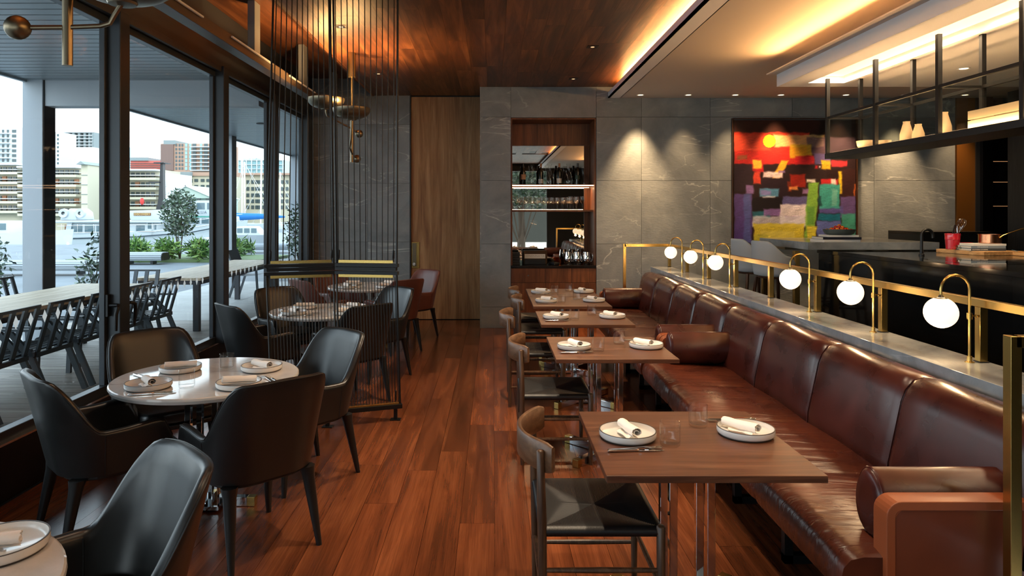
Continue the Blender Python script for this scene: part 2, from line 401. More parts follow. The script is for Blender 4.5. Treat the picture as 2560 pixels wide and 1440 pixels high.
zl = [0, 0.305, 1.212, 2.115, 3.03, 3.74]
for i in range(5):
    slab(XW, -1.94, zl[i], zl[i + 1], YD); slab(-1.94, -1.285, zl[i], zl[i + 1], YD)
zb_ = [0, 0.305, 1.212, 2.125, 3.04, 3.474]
for i in range(5): slab(-0.184, 0.26, zb_[i], zb_[i + 1], YS)
slab(0.26, 1.49, 3.03, 3.474, YS)
xr = [1.49, 2.14, 3.13, 4.31, 5.49, 6.66]
for j in range(5):
    for i in range(5): slab(xr[j], xr[j + 1], zb_[i], zb_[i + 1], YS)
MB().box(-0.186, -0.165, YS, YD + 0.1, 0, 3.474).build('stone_slab', STONE, wb)
# sliding door
d1 = struct('door_1', 'tall sliding walnut door with brass pull plate in the stone wall')
MB().box(-1.268, -0.19, YD + 0.04, YD + 0.08, 0.008, 3.46).build('door_leaf', W_DOOR, d1)
MB().box(-1.285, -1.268, YD, YD + 0.1, 0, 3.474).build('jamb', DARK, d1)
p = MB().box(-1.262, -1.140, YD + 0.028, YD + 0.041, 0.80, 1.208).build('pull_plate', BRASS, d1, bevel=0.004)
MB().box(-1.25, -1.185, YD + 0.022, YD + 0.03, 0.83, 1.19).build('finger_recess', BRASS_D, d1, bevel=0.003)
MB().tube([(-1.222, YD + 0.026, 0.865), (-1.222, YD + 0.016, 0.865)], 0.022, 14).build('key_cylinder', CHROME, d1, smooth=True)
# right-hand kitchen wall, rear wall
wr = struct('wall_right')
MB().box(7.5, 7.7, -4.5, 10.8, 0, 3.95).build('wall_panel', DARK, wr)
MB().box(6.67, 6.93, YS - 0.02, YS + 0.2, 0, 3.31).build('bronze_panel', mat('bronze_panel', s(120, 76, 30), 0.35), wr)
MB().box(6.93, 6.985, YS - 0.04, YS + 0.2, 0, 3.31).build('column_trim', mat('grey_trim', s(42, 42, 42), 0.4), wr)
MB().box(6.985, 7.13, YS - 0.10, YS + 0.2, 0, 3.31).build('column_face', mat('black_gloss', s(8, 7, 7), 0.12), wr)
MB().box(7.13, 7.5, YS + 0.55, YS + 0.6, 0, 3.31).box(7.13, 7.5, YS, YS + 0.55, 0, 1.3).build('recess_lining', DARK, wr)
wf = struct('wall_rear')
MB().box(XW - 0.1, -2.6, -4.7, -4.5, 0, 3.95).box(-2.6, 2.0, -4.7, -4.5, 0, 0.3).box(-2.6, 2.0, -4.7, -4.5, 3.2, 3.95).box(2.0, 7.7, -4.7, -4.5, 0, 3.95).box(-0.35, -0.25, -4.7, -4.5, 0.3, 3.2).build('wall_panel', DARK, wf)
MB().box(-2.6, 2.0, -4.62, -4.61, 0.3, 3.2).build('glass_pane', GLASS_W, wf)
# left wall: plinth, header, window bays
wl_ = struct('wall_left')
MB().box(XW - 0.16, XW, -4.5, YD, 0, 0.325).build('plinth', PLINTH, wl_)
MB().box(XW - 0.03, XW + 0.004, -4.5, YD, 0.325, 0.338).build('track_rail', CHROME, wl_)
MB().box(XW - 0.16, XW, -4.5, YD, 3.16, 3.80).build('header', FRAME, wl_)
MB().box(XW - 0.01, XW + 0.03, -4.5, YD, 3.10, 3.16).build('header_trim', FRAME, wl_, bevel=0.004)
MB().box(XW - 0.17, XW + 0.01, YD - 0.12, YD, 0.3, 3.2).build('end_post', FRAME, wl_)
GX = XW - 0.07
posts = [-2.9, -1.0, 1.1, 3.12, 5.10, 7.04, 8.69, 10.25]
dia = MB().add([(0, -0.024, 0), (0, 0, -0.042), (0, 0.024, 0), (0, 0, 0.042)], [(0, 1, 2, 3)]).mesh('marker', FILM)
for i in range(len(posts) - 1):
    y0, y1 = posts[i] + 0.07, posts[i + 1] - 0.07
    w = struct('window_%d' % (i + 1))
    fr = MB().box(GX - 0.03, GX + 0.04, y0, y1, 0.325, 0.395).box(GX - 0.03, GX + 0.04, y0, y1, 3.05, 3.16)
    for ya, yb in ((y0, y0 + 0.035), (y1 - 0.035, y1)): fr.box(GX - 0.012, GX + 0.03, ya, yb, 0.395, 3.05)
    fr.build('frame', FRAME, w, bevel=0.004)
    MB().box(XW - 0.085, XW + 0.055, posts[i + 1] - 0.068, posts[i + 1] + 0.068, 0.325, 3.16).build('mullion', FRAME, w, bevel=0.006)
    MB().box(GX - 0.003, GX + 0.003, y0 + 0.04, y1 - 0.04, 0.39, 3.055).build('glass_pane', GLASS_W, w)
    if i >= 2:
        n = int((y1 - y0 - 0.2) / 0.132)
        for k in range(n): inst('marker', dia, w, (GX + 0.005, y0 + 0.12 + k * 0.132, 1.0))
    if i in (3, 4):
        yy, sg = (y1 - 0.02, 1) if i == 3 else (y0 + 0.02, -1)
        h = MB().tube([(GX + 0.045, yy, 0.98), (GX + 0.12, yy, 0.98), (GX + 0.135, yy - 0.03 * sg, 0.965), (GX + 0.13, yy - 0.045 * sg, 0.92), (GX + 0.125, yy - 0.035 * sg, 0.80)], [0.013, 0.013, 0.014, 0.014, 0.010], 10)
        h.box(GX + 0.04, GX + 0.055, yy - 0.02, yy + 0.02, 0.90, 1.06).build('lever_handle', BLACKM, w, smooth=True)
# pelmet beam hung below the slot
tb = struct('trim_1')
MB().box(-2.43, -2.31, -4.0, YD, 3.135, 3.235).build('pelmet_beam', mat('pelmet_paint', s(86, 72, 58), 0.45), tb, bevel=0.004)
for y in (1.45, 3.2, 4.95, 6.68, 8.42, 10.1):
    MB().box(-2.40, -2.33, y, y + 0.16, 3.235, 3.74).build('hanger_bracket', SILVER_G, tb, bevel=0.003)
for y in (4.3, 6.0, 7.7):
    MB().box(-2.30, -2.285, y, y + 1.1, 3.20, 3.215).build('cable_strip', PLASTER_E, tb)  # pale bars stand in for bright lines of light above the beam
# low wall with stone ledge, raised kitchen floor
lw = struct('wall_divider')
MB().box(2.13, 2.34, 2.25, 8.98, 0, 0.88).build('wall_core', DARK, lw)
yy = 2.2
for ln in (1.55, 1.75, 1.85, 1.65):
    MB().box(-0.14, 0.14, -ln / 2 + 0.001, ln / 2 - 0.001, -0.035, 0.035).build('stone_slab', STONE_L, lw, (2.22, yy + ln / 2, 0.915), bevel=0.002)
    yy += ln
fk = struct('floor_kitchen')
MB().box(2.34, 7.5, -4.5, YS, -0.1, 0.32).build('platform', ISLAND, fk)

# ------------------------------------------------------------------ recessed lamps in the ceilings
def downlight(x, y, z, square, label, power, tgt, spot=60, col=SOFTW, grp=None, blend=0.6):
    t = thing('downlight', label, 'downlight', (x, y, z), group=grp)
    if square:
        MB().box(-0.06, 0.06, -0.06, -0.045, -0.003, 0.015).box(-0.06, 0.06, 0.045, 0.06, -0.003, 0.015).box(-0.06, -0.045, -0.045, 0.045, -0.003, 0.015).box(0.045, 0.06, -0.045, 0.045, -0.003, 0.015).build('bezel', BLACKM, t)
        MB().lathe([(0, -0.001), (0.02, -0.001), (0.024, -0.004), (0.042, -0.004)], 16).build('reflector', STEEL, t, smooth=True)
        MB().lathe([(0.0, -0.0055), (0.02, -0.0055), (0.02, -0.002)], 12).build('lamp', BULB_S, t)
    else:
        MB().lathe([(0.036, -0.001), (0.052, -0.006), (0.054, -0.001)], 20).build('bezel', PLASTER_E, t, smooth=True)
        MB().lathe([(0.0, -0.003), (0.036, -0.003)], 16).build('lamp', BULB, t)
    if power:
        light('SPOT', 'downlight_lamp', (0, 0, -0.02), power, col, target=Vector(tgt) - Vector((x, y, z)) if False else None, parent=t, spot_size=radians(spot), spot_blend=blend, shadow_soft_size=0.04)
        l = t.children[-1]; l.rotation_euler = (Vector(tgt) - Vector((x, y, z))).to_track_quat('-Z', 'Y').to_euler()
    return t
for i, (x, y, pwr, nm) in enumerate([(2.07, 9.57, 330, 'nearest the cove'), (2.74, 9.57, 70, 'second from the cove'), (3.40, 9.57, 80, 'before the painting\'s edge'), (4.04, 9.57, 170, 'over the painting'),
                                     (4.95, 9.57, 230, 'fifth from the cove'), (5.78, 9.57, 230, 'sixth from the cove'), (6.62, 9.57, 60, 'farthest from the cove')]):
    downlight(x, y, ZP, False, 'small round downlight by the stone wall, ' + nm, pwr, (x, 9.66, 1.0), 62, WARM, grp='wall washing downlights', blend=1.0)
downlight(4.352, 6.31, SB, False, 'round downlight in the soffit over the kitchen island', 60, (4.352, 6.31, 0), 80)
downlight(4.352, 4.2, SB, False, 'round downlight in the soffit beyond the frame edge', 60, (4.352, 4.2, 0), 80)
for i, (x, y, pwr, nm) in enumerate([(1.09, 7.46, 60, 'above the farther walnut tables'), (1.09, 9.24, 26, 'near the bottle niche'), (-1.48, 6.65, 34, 'beside the far pendant canopy'), (-1.49, 8.9, 36, 'nearest the far stone corner')]):
    downlight(x, y, ZC, True, 'square black downlight in timber ceiling ' + nm, pwr, (x, y, 0), 70, SOFTW, grp='square ceiling downlights')
for x, y, pwr in ((0.95, 5.6, 42), (0.85, 4.2, 46), (0.85, 2.6, 60), (0.15, 1.6, 24), (0.15, 3.6, 90), (0.0, 5.3, 130), (-1.5, 3.6, 18), (-1.5, 1.4, 16)):
    downlight(x, y, ZC, True, 'square black downlight in timber ceiling above the view', pwr, (x, y, 0), 75, (1.0, 0.78, 0.54), grp='square downlights above the view')
# ------------------------------------------------------------------ dining armchair
def armchair(lea, label, loc, rz, group):
    t = thing('dining_armchair', label, 'armchair', loc, rz, group)
    a, r, yb, yf = 0.278, 0.20, -0.27, 0.20
    path = []
    def P(u):  # u: distance from the middle of the back, positive to +x
        q = abs(u); sg = 1 if u >= 0 else -1
        if q < a - r: x, y, nx, ny = q, yb, 0, -1
        elif q < a - r + r * pi / 2:
            an = (q - (a - r)) / r; x = a - r + r * sin(an); y = yb + r - r * cos(an); nx, ny = sin(an), -cos(an)
        else: x, y, nx, ny = a, yb + r + (q - (a - r) - r * pi / 2), 1, 0
        return x * sg, y, nx * sg, ny
    tot = a - r + r * pi / 2 + (yf - yb - r)
    sm = lambda e0, e1, x: (lambda q: q * q * (3 - 2 * q))(min(1, max(0, (x - e0) / (e1 - e0))))
    ZB = 0.395
    def H(u):
        q = abs(u)
        h = 0.885 - 0.010 * min(1, q / 0.2) ** 2
        h -= 0.262 * sm(0.165, 0.345, q) - 0.010 * sm(0.42, 0.58, q) + 0.09 * sm(tot - 0.06, tot, q) ** 2
        return h
    def D(u, z):
        q = abs(u) / tot; f = max(0, (z - ZB) / 0.48)
        return (0.105 * (1 - sm(0.2, 0.75, q)) + 0.03 * sm(0.2, 0.75, q)) * f ** 1.15 + 0.008 * (min(f, 0.5) / 0.5) ** 0.5
    N_ = 64; rings = []; ridge = []
    for i in range(N_ + 1):
        u = -tot + 2 * tot * i / N_
        x, y, nx, ny = P(u); h = H(u); ring = []
        T = lambda z: 0.052 - 0.016 * min(1, (z - ZB) / 0.45)
        put = lambda d, z: ring.append((x * 0.97 + nx * d, y + ny * d, z))
        tt = T(h) / 2
        for j in range(9):
            z = ZB + (h - tt - ZB) * j / 8; put(D(u, z), z)
        d0 = D(u, h)
        for an in (40, 90, 140): put(d0 - tt + tt * cos(radians(an)), h - tt + tt * sin(radians(an)))
        for j in range(8, -1, -1):
            z = ZB + (h - tt - ZB) * j / 8; put(D(u, z) - T(z), z)
        rings.append(ring); ridge.append(ring[9])
    m = MB().loft(rings, True, True)
    m.build('shell', lea, t, smooth=True, ang=60)
    MB().tube(ridge, 0.0035, 5).build('piping', lea, t, smooth=True)
    for sgn in (-1, 1):
        i = int(round((sgn * 0.36 + tot) / (2 * tot) * N_)); rg = rings[i]
        x, y, nx, ny = P(-tot + 2 * tot * i / N_)
        MB().tube([(p[0] - nx * 0.001, p[1] - ny * 0.001, p[2]) for p in rg[12:20]], 0.003, 5).build('seam', lea, t, smooth=True)
        MB().tube(rg[0:9], 0.003, 5).build('seam', lea, t, smooth=True)
    out = []
    for k in range(28):
        u = -tot + 2 * tot * k / 27; x, y, nx, ny = P(u); out.append((x * 0.97 - nx * 0.045, y - ny * 0.045))
    out += [(0.20, 0.265), (0.0, 0.28), (-0.20, 0.265)]
    MB().prism(out, 0.385, 0.475).build('seat_cushion', lea, t, bevel=0.022, seg=3)
    o2 = [(x * 0.93, y * 0.93) for x, y in out]
    MB().prism([(x * 1.06, y * 1.06) for x, y in out], 0.368, 0.396).build('base_frame', BLACKW, t, bevel=0.006)
    for sx_, sy_ in ((-1, -1), (1, -1), (-1, 1), (1, 1)):
        top = Vector((sx_ * 0.20, -0.21 if sy_ < 0 else 0.215, 0.385)); bot = Vector((sx_ * 0.225, -0.285 if sy_ < 0 else 0.245, 0.0))
        rg = []
        for f, w in ((0, 0.040), (0.12, 0.031), (0.45, 0.025), (1.0, 0.014)):
            c = top.lerp(bot, f)
            rg.append([(c.x + w * cos(q) * (1.0 if abs(cos(q)) > .8 else 1), c.y + w * sin(q), c.z) for q in [2 * pi * k / 8 + pi / 8 for k in range(8)]])
        MB().loft(rg).build('leg', BLACKW, t, smooth=True, ang=50)
    return t
TR = [(-1.56, 1.56), (-1.62, 3.88), (-1.61, 6.49), (-1.59, 8.66)]
BL = 'black leather armchair '
GRP = 'black leather armchairs at the marble tables'
ch0 = armchair(L_BLACK, BL + 'cropped in the lower corner, seen from behind its arm', (-1.25, 1.99, 0), radians(134), GRP)
def ac(i, dx, dy, deg, lab): dup(ch0, (TR[i][0] + dx, TR[i][1] + dy, 0), radians(deg), BL + lab, GRP)
ac(1, 0.39, -0.42, 45, 'with its back to the viewer at the front marble table')
ac(1, -0.36, -0.33, -44, 'facing away from the window glass at the front marble table')
ac(1, 0.40, 0.43, 138, 'on the aisle side of the front marble table, facing the window')
ac(1, -0.44, 0.43, -135, 'in front of the door handles at the front marble table')
ac(2, 0.34, -0.43, 45, 'behind the string screen with its back to the viewer')
ac(2, -0.43, -0.42, -45, 'beside the second window mullion, left of the string screen')
ac(2, 0.41, 0.44, 138, 'at the middle marble table, pale sheen on its inner back')
ac(2, -0.43, 0.43, -135, 'at the middle marble table by the ice bucket')
br = armchair(L_BROWN, 'red-brown leather armchair at the far table, back turned, nearest the door', (-1.22, 8.25, 0), radians(45), 'red-brown armchairs at the far marble table')
GB = 'red-brown armchairs at the far marble table'
dup(br, (-1.10, 9.12, 0), radians(138), 'red-brown leather armchair against the walnut door, facing the far table', GB)
dup(br, (-2.04, 8.22, 0), radians(-45), 'red-brown leather armchair on the window side of the far table', GB)
dup(br, (-2.02, 9.10, 0), radians(-135), 'red-brown leather armchair in the far stone corner', GB)

# ------------------------------------------------------------------ pedestal and tables
def pedestal(t, ht, diag, arm):
    for sx_ in (-1, 1):
        for sy_ in (-1, 1):
            MB().box(sx_ * 0.075 - 0.016, sx_ * 0.075 + 0.016, sy_ * 0.075 - 0.016, sy_ * 0.075 + 0.016, 0.03, ht).build('pedestal_post', CHROME, t, bevel=0.0022, ang=12)
    MB().box(-0.16, 0.16, -0.16, 0.16, ht - 0.012, ht).build('top_plate', BLACKM, t)
    MB().box(-0.10, 0.10, -0.10, 0.10, 0.012, 0.032).build('foot_plate', CHROME, t)
    for k in range(4):
        an = k * pi / 2 + (pi / 4 if diag else 0); c, q = cos(an), sin(an)
        MB().bar((c * 0.05, q * 0.05, 0.027), (c * (arm - 0.045), q * (arm - 0.045), 0.027), 0.045, 0.05).build('foot_bar', CHROME, t, bevel=0.0022, ang=12)
        MB().bar((c * (arm - 0.045), q * (arm - 0.045), 0.027), (c * arm, q * arm, 0.027), 0.047, 0.052).build('foot_cap', BRASS, t, bevel=0.0022, ang=12)
TZ = 0.735
def round_table(i, label):
    t = thing('round_table', label, 'table', (TR[i][0], TR[i][1], 0), 0, 'round marble tables')
    R = 0.5
    MB().lathe([(0, TZ - 0.036), (R - 0.02, TZ - 0.036), (R - 0.006, TZ - 0.030), (R, TZ - 0.014), (R - 0.002, TZ - 0.004), (R - 0.008, TZ), (0, TZ)], 72).build('tabletop', MARBLE, t, smooth=True, ang=30)
    pedestal(t, TZ - 0.037, False, 0.275)
    return t
round_table(0, 'round marble table cropped in the lower corner of the photo')
round_table(1, 'round white marble table at the front by the window door handles')
round_table(2, 'round white marble table in the middle, seen through the string screen')
round_table(3, 'round marble table at the far end among red-brown armchairs')
TX = 0.79; TQ = [2.79, 4.70, 6.03, 7.13, 7.92]
tbl_l = ['square walnut table nearest the camera', 'second square walnut table from the camera, by the bench junction', 'third square walnut table from the camera', 'fourth square walnut table, pushed against the farthest one', 'farthest square walnut table, next to the bottle niche']
t0 = None
for i, y in enumerate(TQ):
    if t0 is None:
        t0 = thing('square_table', tbl_l[0], 'table', (TX, y, 0), 0, 'walnut tables along the bench')
        MB().box(-0.39, 0.39, -0.39, 0.39, TZ - 0.026, TZ).build('tabletop', W_TABLE, t0, bevel=0.0025)
        pedestal(t0, TZ - 0.027, True, 0.36)
    else: dup(t0, (TX, y, 0), 0, tbl_l[i])

# ------------------------------------------------------------------ oak chairs with cord seats
def oak_chair(label, loc, rz):
    t = thing('cord_seat_chair', label, 'chair', loc, rz, 'oak chairs along the walnut tables')
    for sx_ in (-1, 1):
        MB().tube([(sx_ * 0.245, -0.225, 0), (sx_ * 0.247, -0.225, 0.25), (sx_ * 0.247, -0.228, 0.5), (sx_ * 0.248, -0.235, 0.752), (sx_ * 0.248, -0.235, 0.758)], [0.0125, 0.0165, 0.018, 0.0145, 0.009], 12).build('back_post', W_POST, t, smooth=True, ang=60)
        MB().tube([(sx_ * 0.245, 0.225, 0), (sx_ * 0.247, 0.225, 0.25), (sx_ * 0.247, 0.225, 0.465), (sx_ * 0.247, 0.225, 0.472)], [0.0125, 0.0165, 0.0175, 0.011], 12).build('front_leg', W_POST, t, smooth=True, ang=60)
        for z in (0.17, 0.30): MB().tube([(sx_ * 0.247, -0.22, z), (sx_ * 0.247, 0, z), (sx_ * 0.247, 0.22, z)], [0.009, 0.0115, 0.009], 8).build('stretcher', W_POST, t, smooth=True)
    for y_, z in ((0.225, 0.235), (-0.225, 0.20)): MB().tube([(-0.24, y_, z), (0, y_, z), (0.24, y_, z)], [0.009, 0.0115, 0.009], 8).build('stretcher', W_POST, t, smooth=True)
    rings = []
    for k in range(25):
        u = -1 + 2 * k / 24; x = u * 0.272; y = -0.305 + 0.118 * abs(u) ** 2.1
        dn = Vector((0.118 * 2.1 * abs(u) ** 1.1 * (1 if u > 0 else -1) / 0.272, -1)); dn.normalize(); nx, ny = dn.x * 0.0095, dn.y * 0.0095
        zt = 0.788 - 0.004 * (1 - u * u); zb = 0.668 + 0.0 * u; c = 0.006
        e = 0.012 * max(0, (abs(u) - 0.9) / 0.1)
        rings.append([(x + nx, y + ny, zb + c + e), (x + nx, y + ny, zt - c - e), (x + nx * .3, y + ny * .3, zt - e), (x - nx * .3, y - ny * .3, zt - e), (x - nx, y - ny, zt - c - e), (x - nx, y - ny, zb + c + e), (x - nx * .3, y - ny * .3, zb + e), (x + nx * .3, y + ny * .3, zb + e)])
    MB().loft(rings).build('backrest', W_CHAIR, t, smooth=True, ang=50)
    # woven seat: four cord fields meeting in the middle, rails wrapped round
    w, d = 0.243, 0.226; zt = 0.462
    m = MB(); n_c = 38
    for side, (dx, dy) in enumerate(((0, 1), (1, 0), (0, -1), (-1, 0))):
        L_ = w if dx == 0 else d; D_ = d if dx == 0 else w; cw_ = L_ / n_c
        for k in range(-n_c, n_c):
            uc = (k + 0.5) * cw_; s0 = D_ * max(0.0, abs(uc) - cw_ * 0.5) / L_
            prof = [(s0, zt - 0.016 + 0.016 * (s0 / D_) ** 2), (s0 + (D_ - 0.012 - s0) * 0.5, zt - 0.010 + 0.010 * (s0 / D_)), (max(s0, D_ - 0.012), zt), (D_ + 0.006, zt - 0.005), (D_ + 0.012, zt - 0.02), (D_ + 0.003, zt - 0.034), (D_ - 0.015, zt - 0.036)]
            rg = []
            for dd, z in prof:
                out_ = 0.0022 if dd > D_ else 0.0
                ring = []
                for o, up in ((-0.5, 0.0), (0.0, 0.0024), (0.5, 0.0)):
                    u = uc + o * cw_; rr_ = dd + (0.0024 if o == 0 else 0) * (1 if dd > D_ else 0)
                    ring.append((u if dx == 0 else dx * rr_, dy * rr_ if dx == 0 else u, z + (up if dd <= D_ else 0)))
                rg.append(ring)
            m.loft(rg, False)
    m.add([(-w, -d, zt - 0.020), (w, -d, zt - 0.020), (w, d, zt - 0.020), (-w, d, zt - 0.020)], [(0, 1, 2, 3)])
    m.cur = 0
    m.add([(-w, -d, zt - 0.036), (w, -d, zt - 0.036), (w, d, zt - 0.036), (-w, d, zt - 0.036)], [(0, 3, 2, 1)])
    m.build('woven_seat', CORD, t, smooth=True, ang=80, kind='stuff')
    return t
oc = oak_chair('oak chair with black cord seat at the nearest walnut table', (0.415, 2.845, 0), -pi / 2)
for x, y, lab in ((0.42, 4.745, 'oak chair with black cord seat at the second walnut table'), (0.37, 6.08, 'oak chair with black cord seat at the third walnut table'),
                  (0.50, 7.17, 'oak chair with black cord seat at the fourth walnut table'), (0.49, 7.96, 'oak chair at the farthest walnut table, before the niche drawers')):
    dup(oc, (x, y, 0), -pi / 2, lab)

# ------------------------------------------------------------------ leather benches
def bench(label, y0, y1, nseg, loc_noise):
    t = thing('leather_bench', label, 'bench', (1.65, (y0 + y1) / 2, 0), 0, 'leather benches along the ledge wall')
    L_ = y1 - y0; h = L_ / 2; sg = L_ / nseg
    def inset(f): return 0.016 * (max(0, 1 - min(f, 1 - f) / 0.07)) ** 2
    base = [(1.79, 0.44), (1.795, 0.52), (1.825, 0.66), (1.855, 0.80), (1.875, 0.862), (1.91, 0.905), (1.96, 0.918), (2.02, 0.912), (2.058, 0.895), (2.07, 0.85), (2.072, 0.40), (1.85, 0.40)]
    for k in range(nseg):
        rings = []
        for f in (0, 0.012, 0.03, 0.06, 0.2, 0.5, 0.8, 0.94, 0.97, 0.988, 1):
            i_ = inset(f); y = -h + sg * (k + f)
            rings.append([(x - 1.65 + (i_ if x < 1.97 else -i_ * 0.4) * (1 if z > 0.42 else 0), y, z - (i_ * 1.0 if z > 0.84 else 0)) for x, z in base])
        MB().loft(rings).build('backrest_section', L_BANQ, t, smooth=True, ang=60)
        if k:
            pts = [(x - 1.65 + 0.010, -h + sg * k, z - (0.012 if z > 0.84 else 0)) for x, z in base[:8]]
            MB().tube(pts, 0.0035, 5).build('seam', L_TAN if False else L_BANQ, t, smooth=True)
    sp = [(1.20, 0.345), (1.19, 0.39), (1.20, 0.445), (1.225, 0.472), (1.27, 0.482), (1.50, 0.478), (1.86, 0.462), (1.86, 0.34)]
    for k in range(nseg):
        rings = []
        for f in (0, 0.015, 0.05, 0.15, 0.5, 0.85, 0.95, 0.985, 1):
            i_ = inset(f) * 0.5; pu = 0.012 * sin(pi * f); y = -h + 0.02 + (L_ - 0.04) / nseg * (k + f)
            rings.append([(x - 1.65 + (i_ if x < 1.3 else 0), y, z + (pu - i_ if z > 0.44 else 0)) for x, z in sp])
        MB().loft(rings).build('seat_section', L_SEAT, t, smooth=True, ang=60)
    MB().box(1.32 - 1.65, 2.06 - 1.65, -h + 0.05, h - 0.05, 0.30, 0.345).build('base_frame', BLACKM, t)
    for k in range(nseg + 1):
        y = -h + 0.25 + (L_ - 0.5) * k / nseg
        MB().box(-0.27, -0.23, y - 0.02, y + 0.02, 0, 0.30).box(0.30, 0.34, y - 0.02, y + 0.02, 0, 0.30).box(-0.27, 0.34, y - 0.02, y + 0.02, 0, 0.04).build('leg', BLACKM, t)
    for sgn in (-1, 1):
        yo = sgn * (h + 0.0)
        ya, yb = sorted((yo, yo - sgn * 0.075))
        xl = 1.345 - 1.65
        def rr(x0, x1, z0, z1, r):
            return [(x0 + r - r * cos(q), z1 - r + r * sin(q)) for q in [pi / 2 * k / 6 for k in range(7)]] + [(x1, z1), (x1, z0), (x0, z0)]
        out = rr(xl, 0.42, 0.345, 0.672, 0.05)
        MB().loft([[(x, ya, z) for x, z in out], [(x, yb, z) for x, z in out]]).build('arm_panel', L_ARM, t, bevel=0.008)
        eb = [(xl, 0.35)] + out[:8]; rg = []
        for k, (x, z) in enumerate(eb):
            dx, dz = (1, 0) if k <= 1 else (0, -1) if k >= 7 else (cos(pi / 2 * (k - 1) / 6), -sin(pi / 2 * (k - 1) / 6))
            rg.append([(x - dx * 0.003, ya - 0.004, z - dz * 0.003), (x - dx * 0.003, yb + 0.004, z - dz * 0.003), (x + dx * 0.028, yb + 0.004, z + dz * 0.028), (x + dx * 0.028, ya - 0.004, z + dz * 0.028)])
        MB().loft(rg).build('edge_band', L_TAN, t, bevel=0.003)['label'] = 'lighter tan leather edge band'
        for yf, o_ in ((ya, -1), (yb, 1)):
            MB().tube([(x + (0.022 if x < 0.4 else 0), yf + o_ * 0.0005, z - 0.02) for x, z in [(xl, 0.37)] + out[:8]], 0.003, 5).build('seam', L_TAN, t, smooth=True)
        cy = yo - sgn * 0.165
        prof = []
        for q in [2 * pi * k / 20 for k in range(20)]:
            prof.append((cy + 0.085 * cos(q) * (1.05 - 0.12 * sin(q)), 0.605 + 0.125 * sin(q)))
        rg = []
        for x, k in ((xl + 0.02, 0.55), (xl + 0.022, 0.86), (xl + 0.032, 0.97), (xl + 0.05, 1), (0.10, 1.01), (0.2, 1.0)):
            rg.append([(x, cy + (y - cy) * k, 0.605 + (z - 0.605) * k) for y, z in prof])
        b = MB().loft(rg).build('bolster', L_BANQ, t, smooth=True, ang=60)
        MB().tube([(xl + 0.036, cy + (y - cy) * 1.0, 0.605 + (z - 0.605) * 1.0) for y, z in prof + prof[:1]], 0.004, 5).build('piping', L_BANQ, b, smooth=True)
    return t
bench('long oxblood leather bench nearest the camera with tan arm panels', 2.33, 5.50, 4, 0)
bench('farther oxblood leather bench ending beside the bottle niche', 5.53, 8.62, 4, 1)

# ------------------------------------------------------------------ brass rail and globe lamps
t = thing('brass_rail', 'square brass guard rail running along the stone ledge', 'railing', (2.325, 5.6, 0))
ZR = 1.25; q = 0.0185
MB().box(-q, q, 2.26 - 5.6, 9.02 - 5.6, ZR - 0.037, ZR).build('top_bar', BRASS, t, bevel=0.0015)
for k in range(8):
    y = 3.25 + 0.82 * k - 5.6
    MB().box(-q, q, y - q, y + q, 0.95, ZR - 0.037).build('post', BRASS, t, bevel=0.0015)
    MB().box(-q - 0.004, q + 0.004, y - q - 0.004, y + q + 0.004, 0.95, 0.955).build('post_collar', BLACKM, t)
for y in (2.28, 9.0):
    MB().box(1.735 - 2.325, -q, y - 5.6 - q, y - 5.6 + q, ZR - 0.037, ZR).build('return_bar', BRASS, t, bevel=0.0015)
    MB().box(1.735 - 2.325 - q, 1.735 - 2.325 + q, y - 5.6 - q, y - 5.6 + q, 0, ZR).build('end_post', BRASS, t, bevel=0.0015)
def globe_lamp(label, loc):
    t = thing('globe_lamp', label, 'lamp', loc, 0, 'globe lamps on the stone ledge')
    R = 0.068; top = 0.415; pts = [(0, 0, 0), (0, 0, 0.2), (0, 0, top - R)]
    pts += [(-R + R * cos(an), 0, top - R + R * sin(an)) for an in [radians(d) for d in (22, 45, 68, 90, 112, 135, 158, 180)]] + [(-2 * R, 0, top - R - 0.025)]
    MB().tube(pts, 0.0065, 10).build('stem', BRASS, t, smooth=True)
    MB().lathe([(0, 0), (0.02, 0), (0.02, 0.004), (0.011, 0.006), (0.011, 0.03), (0, 0.03)], 20).build('base', BRASS, t, smooth=True)
    b = MB().lathe([(0.0065, 0.205), (0.011, 0.205), (0.011, 0.235), (0.0065, 0.235)], 12); b.tube([(0.005, 0, 0.22), (0.05, 0, 0.22)], 0.0045, 8).ball((0.03, 0, 0.22), 0.008, 8)
    b.build('clamp', BRASS, t, smooth=True)
    gz = top - R - 0.025 - 0.012 - 0.073
    MB().lathe([(0, 0.073), (0.024, 0.070), (0.030, 0.066), (0.032, 0.061)], 20, (-2 * R, 0, gz)).lathe([(0, 0.085), (0.008, 0.083), (0.012, 0.072)], 12, (-2 * R, 0, gz)).build('cap', BRASS_D, t, smooth=True)
    MB().ball((-2 * R, 0, gz), 0.073, 28).build('globe', GLOBE, t, smooth=True)
    light('POINT', 'globe_light', (-2 * R, 0, gz - 0.10), 1.5, WARM, parent=t, shadow_soft_size=0.022)
    return t
names = ['nearest the camera', 'second from the camera', 'third from the camera', None, 'fourth from the camera', 'fifth from the camera', 'farthest from the camera']
gl = None
for k in range(7):
    if names[k] is None: continue
    loc = (2.262, 3.24 + 0.82 * k, 0.95); lab = 'brass hook lamp with glowing globe on the ledge, ' + names[k]
    if gl is None: gl = globe_lamp(lab, loc)
    else: dup(gl, loc, 0, lab)
